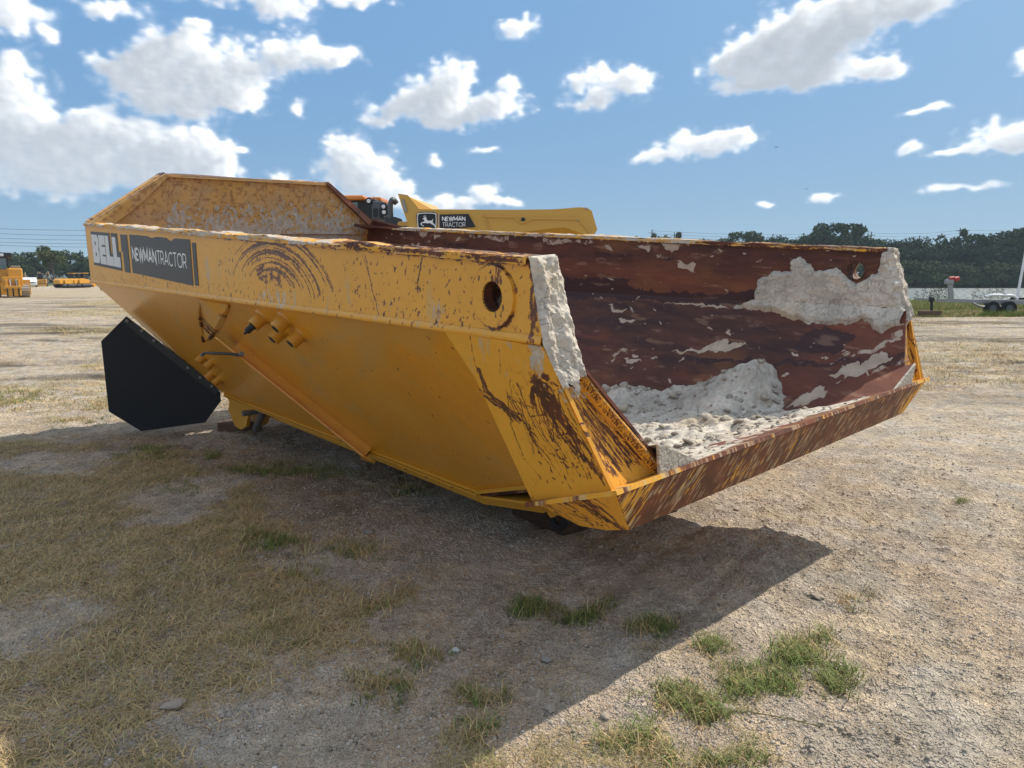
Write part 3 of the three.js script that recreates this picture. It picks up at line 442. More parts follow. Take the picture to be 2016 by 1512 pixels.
for (const s of [1, -1]) {
  const S = (x, y, z) => V(x, y, z * s), O = (l) => (s > 0 ? l : rev(l));        // outlines written for the near side, mirrored for the far one
  const uvB = (p) => T_band.uv(p.x, p.y), uvR = (p) => T_rust.uv(p.x, p.y), uvP = (p) => T_panel.uv(p.x, p.y), uvW = (p) => T_wrap.uv(p.x, p.y);
  // upper box: outer skin, inner skin, bushing
  const front = []; for (let i = 0; i <= 24; i++) { const x = mix(0.135, XF, i / 24); front.push(S(x, foldY(x), ZO)); }
  part('side_band', plate(O([...rev(front), S(0.03, 1.589, ZO), S(XF, 1.589, ZO)]), 0.012, uvB, [O(circle(HX, HY, ZO * s, HR + 0.001))]), matBand, body);
  part('reinforcing_ring', plate(O(circle(HX, HY, (ZO + 0.010) * s, 0.118, 40)), 0.009, uvB, [O(circle(HX, HY, (ZO + 0.010) * s, HR))]), matBand, body);
  const inner = []; for (let i = 0; i <= 12; i++) { const x = mix(0.16, XF + 0.02, i / 12); inner.push(S(x, 1.199 + PB * x, ZI)); }
  part('inner_band', plate(O([S(0.0, 1.6, ZI), ...inner, S(XF + 0.02, 1.6, ZI)]), 0.012, uvR, [rev(O(circle(HX, HY, ZI * s, HR + 0.001)))]), matRust, body);
  const bush = new THREE.CylinderGeometry(HR, HR, ZO - ZI + 0.02, 28, 1, true); bush.rotateX(Math.PI / 2); bush.translate(HX, HY, (ZO + ZI) / 2 * s); part('bushing', bush, matRust, body);
  if (s > 0) part('packed_clay', sheet(14, 14, (a, q) => { const r = a * HR, w = q * 6.2832; return V(HX + r * Math.cos(w), HY + r * Math.sin(w), ZI + 0.02 + 0.03 * fbm(r * 30 * Math.cos(w) + 9, r * 30 * Math.sin(w), 3) + (Math.sin(w) < -0.2 ? 0.03 * a : 0)); }, (p) => [p.x * 2, p.y * 2]), matDirt, body);
  const edge = []; for (const [dy, dz] of [[0.024, 0.002], [0.016, 0.012], [-0.004, 0.014], [-0.010, 0.002]]) edge.push([dy, dz]);
  part('lower_edge_strip', sheet(40, 3, (a, b) => { const x = mix(XF, 0.12, a), [dy, dz] = edge[Math.round(b * 3)]; return S(x, foldY(x) + dy, ZO + dz); }, (p) => uvB(p)), matBand, body);
  part('box_bottom', plate(O([S(XF, foldY(XF), ZO), S(XF, foldY(XF) - 0.012, panelZ(XF, foldY(XF) - 0.012)), S(0.1, foldY(0.1) - 0.012, panelZ(0.1, foldY(0.1) - 0.012)), S(0.1, foldY(0.1), ZO)]), 0.008, uvB), matBand, body);
  part('band_front_cap', plate(O([S(XF, foldY(XF), ZO), S(XF, 1.589, ZO), S(XF, 1.589, ZI), S(XF, foldY(XF), ZI)]), 0.015, uvB), matYellow, body);
  // rim with caked dirt
  part('rim', sheet(420, 12, (a, b) => {
    const x = mix(XF - 0.01, 0.035, a), w = b * Math.PI * 1.0, mid = (ZO + ZI) / 2, hw = (ZO - ZI) / 2 + 0.014, cs = Math.cos(w), sn = Math.sin(w), lump = (fbm(x * 3.5 + s * 9, b * 3, 3) - 0.5) * 0.030 * sm(0, 0.3, sn) * (x < -0.9 ? 1.25 : 0.5) + (fbm(x * 30, b * 9 + s, 2) - 0.5) * 0.008;
    const e = (v, p) => Math.sign(v) * Math.abs(v) ** p; return S(x, 1.570 + 0.030 * e(sn, 0.45) + lump, mid + e(cs, 0.35) * hw + (fbm(x * 20, b * 7 + 40, 2) - 0.5) * 0.006);
  }, (p, a, b) => T_rim.uv(p.x, b)), matRim, body);
  part('rim_end', plate(O([S(0.031, 1.50, ZO - 0.004), S(0.031, 1.50, ZI + 0.004), S(0.031, 1.603, ZI + 0.006), S(0.031, 1.598, ZO - 0.004)]), 0.012, (p) => [p.z, p.y]), matRim, body);
  // sloping side panel: outer skin with its return, inner skin
  const pz = (x, y, off = 0) => S(x, y, panelZ(x, y, off)), fr = V(-5.56, -0.09, 0);
  const bottom = [[-5.45, -0.115], [-4.909, -0.110], [-2.567, 0.012], [-1.331, 0.068], [-0.711, 0.326], [-0.35, 0.49]];
  const outline = [S(XF, foldY(XF) - 0.004, panelZ(XF, foldY(XF) - 0.004)), pz(-6.358, 0.875), pz(-6.178, 0.657), pz(-5.843, 0.253), pz(-5.56, -0.09), ...bottom.map(([x, y]) => pz(x, y)), pz(0.10, 0.68), pz(0.36, 0.80), pz(0.12, foldY(0.12) - 0.004)];
  part('side_panel', plate(O(outline), 0.014, uvP), matPanel, body);
  part('inner_panel', plate(O(rev([pz(XF + 0.02, 1.213 + PB * XF, 0.05), pz(-5.5, -0.05, 0.05), pz(-1.35, 0.06, 0.05), pz(0.36, 0.79, 0.05), pz(0.197, 1.222, 0.05)])), 0.012, uvR), matRust, body);
  // bottom edge strips and tabs
  for (const [o, w, t] of [[0.004, 0.030, 0.020], [-0.016, 0.016, 0.034]]) {
    const L = bottom.slice(0, 4).map(([x, y]) => pz(x, y));
    part('bottom_edge_strip', merge(L.slice(0, -1).map((a, i) => { const b = L[i + 1], d = b.clone().sub(a), g = box(d.length() + 0.004, w * 0.7, t); g.applyQuaternion(new THREE.Quaternion().setFromUnitVectors(V(1, 0, 0), d.clone().normalize())); const m = a.clone().add(b).multiplyScalar(0.5); g.translate(m.x, m.y + o, m.z + 0.012 * s); return g; })), matYellow, body);
  }
  { const a = pz(-1.331, 0.068), b = pz(-0.45, 0.446), d = b.clone().sub(a), g = box(d.length(), 0.022, 0.035); g.applyQuaternion(new THREE.Quaternion().setFromUnitVectors(V(1, 0, 0), d.clone().normalize())); g.translate((a.x + b.x) / 2, (a.y + b.y) / 2, (a.z + b.z) / 2 + 0.012 * s); part('bottom_edge_strip', g, matYellow, body); }
  for (const x of [-3.75, -2.9, -2.2, -1.95, -1.66]) { const y = mix(-0.110, 0.068, (x + 4.909) / 3.578) - 0.035; part('tab', box(x < -2.5 ? 0.14 : 0.05, 0.03, 0.02, x, y, (panelZ(x, y) + 0.01) * s, 0, 0, 0.05), matYellow, body); if (x > -2.5) part('bolt', rod(S(x, y - 0.005, panelZ(x, y) - 0.01), S(x, y - 0.03, panelZ(x, y) - 0.01), 0.011), matSteel, body); }
  // tail corner: outer plate, its front return, clay-caked end, scraped trough
  const w = [[-0.444, 1.277, 1.691], [-0.388, 1.198, 1.6665], [-0.308, 1.091, 1.6333], [-0.118, 0.574, 1.473], [0.352, 0.782, 1.5375], [0.182, 1.196, 1.666], [0.135, 1.290, 1.695]].map((q) => S(...q));
  part('corner_plate', plate(O(w), 0.016, uvW), matWrap, body);
  part('corner_return', merge([0, 1, 2].map((i) => { const a = w[i], b = w[i + 1], q = (p) => S(p.x, p.y, panelZ(p.x, p.y) - 0.01); return plate(O([a.clone().setZ(a.z - 0.004 * s), q(a), q(b), b.clone().setZ(b.z - 0.004 * s)]), 0.012, uvW); })), matWrap, body);
  const outE = [[0.032, 1.600, 1.680], [0.135, 1.300, 1.696], [0.182, 1.196, 1.672], [0.366, 0.788, 1.550]], inE = [[0.030, 1.606, 1.545], [0.050, 1.52, 1.53], [0.197, 1.162, 1.535], [0.358, 0.788, 1.245]];
  const along = (l, t) => { const ys = l.map((q) => q[1]), y = mix(ys[0], ys[3], t); let i = 0; while (i < 2 && y < ys[i + 1]) i++; const k = (y - ys[i]) / (ys[i + 1] - ys[i]); return V(mix(l[i][0], l[i + 1][0], k), y, mix(l[i][2], l[i + 1][2], k)); };
  part('caked_end', sheet(26, 80, (a, b) => {
    const t = b * 0.60, p = along(outE, t).lerp(along(inE, t), a), e = Math.min(a, 1 - a) * 2, k = sm(0, 0.30, e) * sm(0, 0.03, b) * sm(0, 0.08, 1 - b);
    const h = k * (0.012 + 0.045 * (fbm(a * 3 + s * 7, b * 6 + 20, 4) - 0.35) + 0.016 * (fbm(a * 14, b * 30 + s, 3) - 0.5)) + 0.002; return S(p.x + h, p.y + h * 0.35, p.z + (fbm(b * 30, a * 4, 2) - 0.5) * 0.006);
  }, (p, a, b) => [a * 0.16 + (s > 0 ? 0 : 0.4), b * 0.6], (a, b) => b < 0.86 + 0.30 * (fbm(a * 5 + s, b * 4, 3) - 0.35)), matClay, body, 'end of the side wall thickly caked with pale clay');
  part('end_trough', sheet(12, 20, (a, b) => { const t = 0.555 + b * 0.445, p = along(outE, t).lerp(along(inE, t), a), k = sm(0.0, 0.10, a) * sm(0, 0.10, 1 - a); return S(p.x - 0.035 * k - 0.004, p.y - 0.012 * k, p.z); }, (p, a, b) => [a, 1 - b]), matTrough, body);
  for (const [l, th] of [[inE, 0.016]]) { const pts = [0.52, 0.64, 0.76, 0.88, 1.0].map((t) => along(l, t)); part('trough_edge', merge(pts.slice(0, -1).map((a, i) => { const b = pts[i + 1]; const A = S(a.x + 0.006, a.y + 0.003, a.z), B = S(b.x + 0.006, b.y + 0.003, b.z), d = B.clone().sub(A), g = box(d.length() + 0.01, 0.036, th); g.applyQuaternion(new THREE.Quaternion().setFromUnitVectors(V(1, 0, 0), d.normalize())); const m = A.add(B).multiplyScalar(0.5); g.translate(m.x - 0.012, m.y - 0.006, m.z + 0.004 * s); return g; })), matTrough, body); }
}

for (const s of [1, -1]) {
  const up = (x) => { const y = rampY(x) + 0.125; return V(x, y, (panelZ(x, y, 0.05) + 0.004) * s); }, dn = (x) => { const y = rampY(x) - 0.006; return V(x, y, (panelZ(x, y, 0.05) - 0.20) * s); };
  part('chamfer_plate', sheet(20, 2, (a, q) => { const x = mix(-1.2, 0.366, a); return up(x).lerp(dn(x), q); }, (p) => (s > 0 ? [p.x, p.z] : T_rust.uv(p.x, p.y))), s > 0 ? matClay : matRust, body);
  const e = [up(0.366), dn(0.366), V(0.366, 0.785, 1.29 * s)]; part('chamfer_end', plate(s > 0 ? e : rev(e), 0.012, (p) => [p.z, p.y]), matClay, body);
}
// tail: ramp, lip with its flange
const rampZ = (x, y) => panelZ(x, y, 0.05);
part('floor', plate([V(-5.45, -0.085, 0.735), V(-1.35, 0.085, 0.735), V(-1.35, 0.085, -0.735), V(-5.45, -0.085, -0.735)], 0.02, (p) => [p.x, p.z]), matRust, body);
part('tail_ramp', plate([V(-1.33, rampY(-1.33) + 0.02, 0.74), V(0.38, 0.797, 1.235), V(0.38, 0.797, -1.235), V(-1.33, rampY(-1.33) + 0.02, -0.74)], 0.02, (p) => T_rust.uv(p.x, p.z * 0.5 + 0.8)), matRust, body);
{
  const fl = [V(-0.135, 0.573, 1.505), V(0.387, 0.803, 1.562), V(0.387, 0.803, -1.562), V(-0.135, 0.573, -1.505), V(-0.135, 0.573, -1.15), V(0.26, 0.747, -1.2), V(0.26, 0.747, 1.2), V(-0.135, 0.573, 1.15)];
  part('lip_flange', plate(fl, 0.018, (p) => T_lip.uv(p.z, 0.8 + p.x * 0.2)), matLip, body);
  const uvl = (p) => T_lip.uv(p.z, p.y), b = 0.783;
  part('tail_lip', plate([V(0.378, b, 1.545), V(0.322, 0.578, 1.38), V(0.322, 0.578, -1.38), V(0.378, b, -1.545)], 0.02, uvl), matLip, body);
  for (const s of [1, -1]) { const l = [V(0.372, b, 1.545 * s), V(-0.07, 0.585, 1.49 * s), V(0.06, 0.50, 1.37 * s), V(0.20, 0.53, 1.37 * s), V(0.318, 0.576, 1.38 * s)]; part('lip_end', plate(s > 0 ? l : rev(l), 0.02, (p) => T_wrap.uv(p.x, p.y + 0.28)), matWrap, body, 'scraped yellow end of the tail lip'); }
  part('lip_underside', plate([V(0.06, 0.50, 1.37), V(0.06, 0.50, -1.37), V(0.318, 0.576, -1.38), V(0.318, 0.576, 1.38)], 0.015, uvl), matLip, body);
  part('ramp_underside', plate([V(-1.32, 0.03, 0.75), V(-1.32, 0.03, -0.75), V(0.06, 0.50, -1.2), V(0.06, 0.50, 1.2)], 0.015, (p) => [p.x, p.z]), matYellow, body);
}
// front wall and headboard with its cap
{
  const uvh = (p) => T_head.uv(p.z, p.y);
  part('front_wall', merge([plate([V(XF + 0.01, 0.92, 1.60), V(XF + 0.01, 1.6, 1.66), V(XF + 0.01, 1.6, -1.66), V(XF + 0.01, 0.92, -1.60)].reverse(), 0.03, uvh), plate([V(XF + 0.02, 0.93, 1.58), V(-5.54, -0.1, 0.78), V(-5.54, -0.1, -0.78), V(XF + 0.02, 0.93, -1.58)], 0.03, uvh)]), matHead, body);
  const tn = 2.09;
  part('headboard', plate([V(-6.36, 1.56, 1.18), V(-6.36, 1.56, -1.18), V(-6.27, tn, -0.91), V(-6.27, tn, 0.91)].reverse(), 0.04, uvh).index ? null : plate([V(-6.36, 1.50, 1.18), V(-6.27, tn, 0.91), V(-6.27, tn, -0.91), V(-6.36, 1.50, -1.18)].reverse(), 0.04, uvh), matHead, body);
  for (const s of [1, -1]) {
    const l = [V(-6.36, 1.50, 1.18 * s), V(-6.27, tn, 0.91 * s), V(-6.36, 1.60, 1.60 * s), V(-6.38, 1.50, 1.64 * s)]; part('headboard_wing', plate(s > 0 ? l : rev(l), 0.04, uvh), matHead, body);
    const f = [V(-6.245, tn + 0.012, 0.885 * s), V(-6.25, tn + 0.022, 0.93 * s), V(-6.34, 1.60, 1.665 * s), V(-6.33, 1.565, 1.64 * s), V(-6.325, 1.575, (s > 0 ? 1.46 : 1.56) * s), V(-6.30, 1.80, (s > 0 ? 1.19 : 1.27) * s)]; part('wing_flange', plate(s > 0 ? rev(f) : f, 0.03, uvh), s > 0 ? matHead : matRust, body);
    const e = [V(-6.25, tn + 0.024, 0.93 * s), V(-6.42, tn + 0.024, 0.93 * s), V(-6.46, 1.605, 1.66 * s), V(-6.34, 1.605, 1.66 * s)]; part('wing_cap', plate(s > 0 ? rev(e) : e, 0.012, uvh), s > 0 ? matBand : matRust, body);
  }
  part('headboard_cap', sheet(60, 3, (a, b) => V(-6.24 - 0.19 * b, tn + 0.022 + 0.012 * b + 0.004 * Math.sin(a * 9) - 0.02 * (b < 0.1 ? sm(0.0, 0.06, Math.min(a, 1 - a)) * 0.4 : 0), mix(0.92, -0.92, a)), (p, a, b) => uvh(p)), matBand, body);
  part('cap_edge', box(0.012, 0.03, 1.82, -6.238, tn + 0.003, 0), matHead, body);
  part('front_support', plate([V(XF - 0.03, 1.55, 0.3), V(XF - 0.03, 0.6, 0.3), V(XF - 0.2, 0.8, 0.3), V(XF - 0.2, 1.4, 0.3)], 0.02), matYellow, body);
  // torn gusset where the headboard meets the far rim
  part('rim_gusset', plate([V(-6.30, 1.60, -1.30), V(-6.30, 1.53, -1.66), V(-5.75, 1.56, -1.60), V(-5.8, 1.58, -1.5)], 0.03, (p) => T_rust.uv(p.x + 4, p.z + 2)), matRust, body);
  part('rim_gusset', plate([V(-6.34, 1.60, -1.66), V(-6.34, 1.70, -1.58), V(-5.55, 1.605, -1.61), V(-5.5, 1.595, -1.68)], 0.025, (p) => T_rust.uv(p.x + 4, p.z + 2)), matRust, body);
}
// fittings on the near side panel
{
  const Np = V(-PB, 1, -PC).normalize().negate();                             // outward normal of the near panel
  const L = (u, v, off = 0) => pxl(u, v, [-PB, 1, -PC], PA - off);
  const lift = (p, h) => p.clone().addScaledVector(Np, h);
  const uvP = (p) => T_panel.uv(p.x, p.y);
  for (const [u, v] of [[517, 624], [562, 629], [555, 651], [591, 658]]) { const p = L(u, v); const b = part('boss', merge([rod(p, lift(p, 0.085), 0.046, 0.042, 18), rod(lift(p, 0.0), lift(p, 0.012), 0.06, 0.052, 18)]), matYellow, body); part('bore', rod(lift(p, 0.084), lift(p, 0.0865), 0.026, 0.026, 14), matDarkSteel, b); }
  { const p = lift(L(517, 624), 0.085); part('grease_nipple', merge([rod(p, lift(p, 0.05), 0.022, 0.02), rod(lift(p, 0.05), lift(p, 0.075), 0.012, 0.006)]), matDarkSteel, body); }
  for (const [u, v] of [[400, 703], [417, 714], [417, 736], [432, 747]]) { const p = L(u, v); part('small_boss', rod(p, lift(p, 0.07), 0.036, 0.036, 14), matYellow, body); }
  // long raised rib with a slotted head
  const a0 = L(442, 652), b0 = L(731, 884), dir = b0.clone().sub(a0).normalize(), side = dir.clone().cross(Np).normalize();
  const R0 = (t, w, h) => lift(a0.clone().lerp(b0, t).addScaledVector(side, w), h);
  const hw = 0.085;
  const slot = (t, w) => R0(t, w, 0.0886 - 0.16 * w);
  const holeP = []; for (let i = 0; i < 16; i++) { const an = i / 16 * 6.2832; holeP.push(slot(0.10 + 0.045 * Math.cos(an), 0.026 * Math.sin(an))); }
  part('rib', plate([R0(0.03, -hw * 0.8, 0.10), R0(1, -hw * 0.8, 0.10), R0(1.01, hw, 0.075), R0(0.035, hw, 0.075), R0(0.0, hw * 0.5, 0.08), R0(0.0, -hw * 0.4, 0.095)].reverse(), 0.012, uvP, [holeP]), matPanel, body);
  part('rib_web', plate([R0(0.1, hw - 0.01, 0.066), R0(1, hw - 0.01, 0.066), R0(1, hw - 0.01, 0.0), R0(0.1, hw - 0.01, 0.0)], 0.012, uvP), matPanel, body);
  part('rib_web', plate([R0(0.1, -hw * 0.1, 0.079), R0(1, -hw * 0.1, 0.079), R0(1, -hw * 0.1, 0.0), R0(0.1, -hw * 0.1, 0.0)], 0.012, uvP), matPanel, body);
  part('rib_foot', plate([R0(0.985, -hw * 0.8, 0.09), R0(1.06, -hw * 0.4, 0.06), R0(1.06, hw * 0.5, 0.05), R0(0.985, hw * 0.6, 0.09)], 0.012, uvP), matPanel, body);
  // worn triangular bracket under the band
  const t1 = pxl(391, 589, [0, 0, 1], ZO - 0.03), t2 = pxl(448, 602, [0, 0, 1], ZO - 0.03), ap = L(404, 668).addScaledVector(Np, 0.02), ap2 = L(417, 662).addScaledVector(Np, 0.02), k1 = pxl(388, 622, [0, 0, 1], ZO - 0.10), k2 = pxl(436, 622, [0, 0, 1], ZO - 0.10);
  const T_br = layered(256, 256, [0, 1, 0, 1], (g) => { for (let k = 0; k < 60; k++) chip(g, 0.5 + rr(-0.22, 0.22), rr(0.1, 0.75), rr(0.1, 0.3), rr(0.04, 0.1), rr(1, 2.2), 'rgb(70,0,0)'); }, (o, a, b, c, x, y) => paintShade(o, a, 0.75, 0.05, x * 0.6, y * 0.6));
  const mb = std({ map: T_br.map, roughness: 0.6 }), uvb = (p) => [(p.x - t1.x) / 0.6 + 0.1, (p.y - 0.6) / 0.55];
  const br = part('bracket', plate([t1, k1, ap, ap2, k2, t2], 0.014, uvb), mb, body);
  part('bracket_side', plate([t2, k2, ap2, L(440, 640), L(452, 612)], 0.012, uvb), mb, br); part('bracket_side', plate([t1, L(392, 597), L(398, 640), ap, k1], 0.012, uvb), mb, br);
  part('bracket_worn_edge', rod(ap, k1.clone().lerp(ap, 0.8), 0.016, 0.010), matRust, br); part('bracket_worn_edge', rod(ap2, k2.clone().lerp(ap2, 0.8), 0.016, 0.010), matRust, br);
  part('hose', tube([lift(L(410, 688), 0.06), lift(L(420, 679), 0.10), lift(L(445, 673), 0.13), lift(L(475, 677), 0.11), lift(L(494, 683), 0.09)], 0.011), matDarkSteel, body);
  for (const q of [[412, 686], [490, 682]]) { const p = lift(L(...q), 0.08); part('hose_fitting', rod(p, p.clone().add(V(0.05, 0.01, 0.01)), 0.018, 0.016), matSteel, body); }
}
// black rubber flap hung on the front edge
{
  const Aw = V(-3.98, 1.208, -7.343), Bw = V(-3.077, 0.443, -7.407), n = Bw.clone().sub(Aw).cross(V(0, 1, 0)).normalize();
  const F = (u, v, off = 0) => { const d = rayOf(u, v), o = V(0, EYE, 0); return o.addScaledVector(d, (n.dot(Aw) + off - n.dot(V(0, EYE, 0))) / n.dot(d)).applyMatrix4(BRI); };
  let l = [[248, 623], [199, 672], [214, 810], [278, 849], [403, 832], [434, 790], [432, 765]].map((q) => F(...q));
  const fl = part('mud_flap', plate(l, 0.02), matRubber, body, 'octagonal black rubber mud flap');
  const st = [[248, 623], [242, 634], [424, 778], [432, 765]].map((q) => F(q[0], q[1], 0.012));
  part('mounting_strip', plate(st, 0.010), flatc(0.012, 0.013, 0.015, 0.45), fl);
  const m4 = V(0, 0, 0); for (const [u, v] of [[250, 632], [279, 651], [303, 671], [370, 724], [394, 743], [417, 760]]) { const p = F(u, v, 0.02), q = F(u, v, 0.034); part('bolt', rod(p, q, 0.016, 0.014, 8), matSteel, fl); }
}
// front pivot legs and rear hinge plates on the underside
for (const s of [1, -1]) {
  const Z = (p, z) => V(p.x, p.y, z);
  const q = (u, v) => pxl(u, v, [0, 0, 1], 0.76);
  const out = [[440, 752], [446, 772], [452, 792], [449, 806], [462, 838], [474, 846], [484, 840], [488, 822], [494, 806], [504, 800], [530, 803], [560, 800], [540, 770]];
  for (const z of [0.76, 0.56]) { const l = out.map(([u, v]) => { const p = Z(q(u, v), z * s); p.y = Math.min(p.y, PA + PB * p.x + PC * 0.735 - (z < 0.7 ? 0.02 : 0)); return p; }); part('pivot_leg', plate(s > 0 ? l : rev(l), 0.035), matYellow, body); }
  const c = q(480, 838), c2 = q(491, 812), c3 = q(447, 800);
  part('pivot_shoe', tube([Z(q(499, 800), 0.66 * s), Z(q(497, 815), 0.66 * s), Z(q(491, 832), 0.66 * s), Z(q(484, 849), 0.66 * s)], 0.035, 16, 8), matSteel, body);
  part('pivot_pin', rod(Z(c2, 0.48 * s), Z(c2, 0.83 * s), 0.03), matSteel, body); part('pivot_pin', rod(Z(c3, 0.48 * s), Z(c3, 0.66 * s), 0.025), matSteel, body);
  const rail = part('chassis_rail', plate([V(-5.4, -0.125, 0.5 * s), V(-5.2, -0.28, 0.5 * s), V(-1.5, -0.12, 0.5 * s), V(-0.95, 0.0, 0.5 * s), V(-0.6, 0.25, 0.5 * s), V(-1.35, 0.035, 0.5 * s)].map((p) => p).reverse(), 0.06), matYellow, body);
  const h = (u, v, z) => pxl(u, v, [0, 0, 1], z).setZ(z * s);
  const l1 = [[1005, 962], [1040, 958], [1056, 972], [1050, 982], [1028, 980], [1026, 990], [1018, 988], [1012, 975]].map(([u, v]) => h(u, v, 0.62)); part('hinge_plate', plate(s > 0 ? rev(l1) : l1, 0.03), matYellow, body);
  const l2 = [[1060, 990], [1120, 985], [1150, 1000], [1130, 1020], [1096, 1012], [1090, 1018], [1084, 1019], [1078, 1012], [1075, 1002]].map(([u, v]) => h(u, v, 0.62)); part('hinge_plate', plate(s > 0 ? rev(l2) : l2, 0.03), matYellow, body);
  const b = pxl(1100, 1020, [0, 0, 1], 0.5); const ring = new THREE.TorusGeometry(0.055, 0.022, 10, 24); ring.translate(b.x, b.y, 0.5 * s); part('hinge_bushing', ring, matRubber, body);
}
// printed decals on the near band
{
  const matDecal = flatc(0.055, 0.056, 0.058, 0.5), matWhite = flatc(0.72, 0.72, 0.70, 0.5), zz = ZO + 0.003;
  const sk = (x) => 0.007 * (x + 6.2);                                         // the stickers follow the band's slope
  const quad = (x0, x1, y0, y1, ragged) => { const t = []; const n = ragged ? 26 : 1; for (let i = 0; i <= n; i++) { const x = mix(x1, x0, i / n), k = ragged ? 0.03 * sm(0.52, 0.72, fbm(x * 6 + 3, 2, 3)) * sm(-4.4, -4.1, x) + 0.006 * fbm(x * 40, 1, 2) : 0; t.push(V(x, y1 + sk(x) - k, zz)); } return [V(x0, y0 + sk(x0), zz), V(x1, y0 + sk(x1), zz), ...t]; };
  const bell = part('lettered_decal', plate([V(-6.20, 1.195, zz), V(-5.20, 1.202, zz), V(-5.20, 1.37, zz), V(-5.26, 1.37, zz), V(-5.26, 1.527, zz), V(-5.47, 1.525, zz), V(-5.47, 1.34, zz), V(-5.515, 1.34, zz), V(-5.515, 1.525, zz), V(-6.20, 1.520, zz)], 0.0015), matDecal, body, 'dark decal with large white letters BELL');
  const zl = zz + 0.002, P = (l) => l.map(([x, y]) => V(-6.185 + x, 1.222 + y + sk(-6.185 + x), zl));
  const B = [[0, 0], [0.20, 0], [0.235, 0.02], [0.25, 0.05], [0.25, 0.11], [0.225, 0.135], [0.25, 0.16], [0.25, 0.225], [0.235, 0.255], [0.20, 0.27], [0, 0.27]];
  part('letter', plate(P(B), 0.001, null, [P([[0.105, 0.065], [0.105, 0.1], [0.145, 0.1], [0.145, 0.065]]), P([[0.105, 0.17], [0.105, 0.205], [0.145, 0.205], [0.145, 0.17]])]), matWhite, bell);
  part('letter', plate(P([[0.265, 0], [0.485, 0], [0.485, 0.075], [0.365, 0.075], [0.365, 0.092], [0.485, 0.092], [0.485, 0.165], [0.365, 0.165], [0.365, 0.182], [0.485, 0.182], [0.485, 0.27], [0.265, 0.27]]), 0.001), matWhite, bell);
  part('letter', plate(P([[0.50, 0], [0.735, 0], [0.735, 0.085], [0.62, 0.085], [0.62, 0.27], [0.50, 0.27]]), 0.001), matWhite, bell);
  part('letter', plate(P([[0.745, 0], [0.965, 0], [0.965, 0.09], [0.865, 0.09], [0.865, 0.265], [0.745, 0.265], [0.745, 0.19], [0.755, 0.18], [0.745, 0.17]]), 0.001), matWhite, bell);
  part('decal_stripe', plate([V(-5.12, 1.200, zz), V(-4.95, 1.201, zz), V(-4.95, 1.525, zz), V(-5.16, 1.522, zz), V(-5.16, 1.372, zz), V(-5.12, 1.372, zz)], 0.0015), matDecal, body);
  part('decal_stripe', plate(quad(-3.365, -3.29, 1.205, 1.50), 0.0015), matDecal, body);
  const w = 1024, h = 230, c = canvas(w, h), g = c.getContext('2d'); g.fillStyle = 'rgb(66,67,68)'; g.fillRect(0, 0, w, h);
  for (let k = 0; k < 260; k++) { g.fillStyle = `rgba(${rnd() < 0.6 ? '90,90,88' : '50,51,52'},${rr(0.05, 0.25)})`; const x = rr(0, w); g.fillRect(x, rr(-50, h), rr(1, 3), rr(20, 150)); }
  g.strokeStyle = 'rgb(232,230,226)'; const hh = 78; let sq = 1; const full = lettersWidth('NEWMAN', hh, 1, 0.2) + lettersWidth('TRACTOR', hh, 1, 0.2); sq = 925 / full; const xm = letters(g, 'NEWMAN', 34, 152, hh, 0.17, sq, 0.24); letters(g, 'TRACTOR', xm + 2, 152, hh, 0.105, sq, 0.17);
  const tx = new THREE.CanvasTexture(c); tx.colorSpace = THREE.SRGBColorSpace; tx.anisotropy = 8;
  part('lettered_decal', plate(quad(-4.88, -3.40, 1.198, 1.522, true), 0.0015, (p) => [(p.x + 4.88) / 1.48, (p.y - sk(p.x) - 1.198) / 0.324]), std({ map: tx, roughness: 0.5 }), body, 'dark decal lettered NEWMANTRACTOR in white');
}
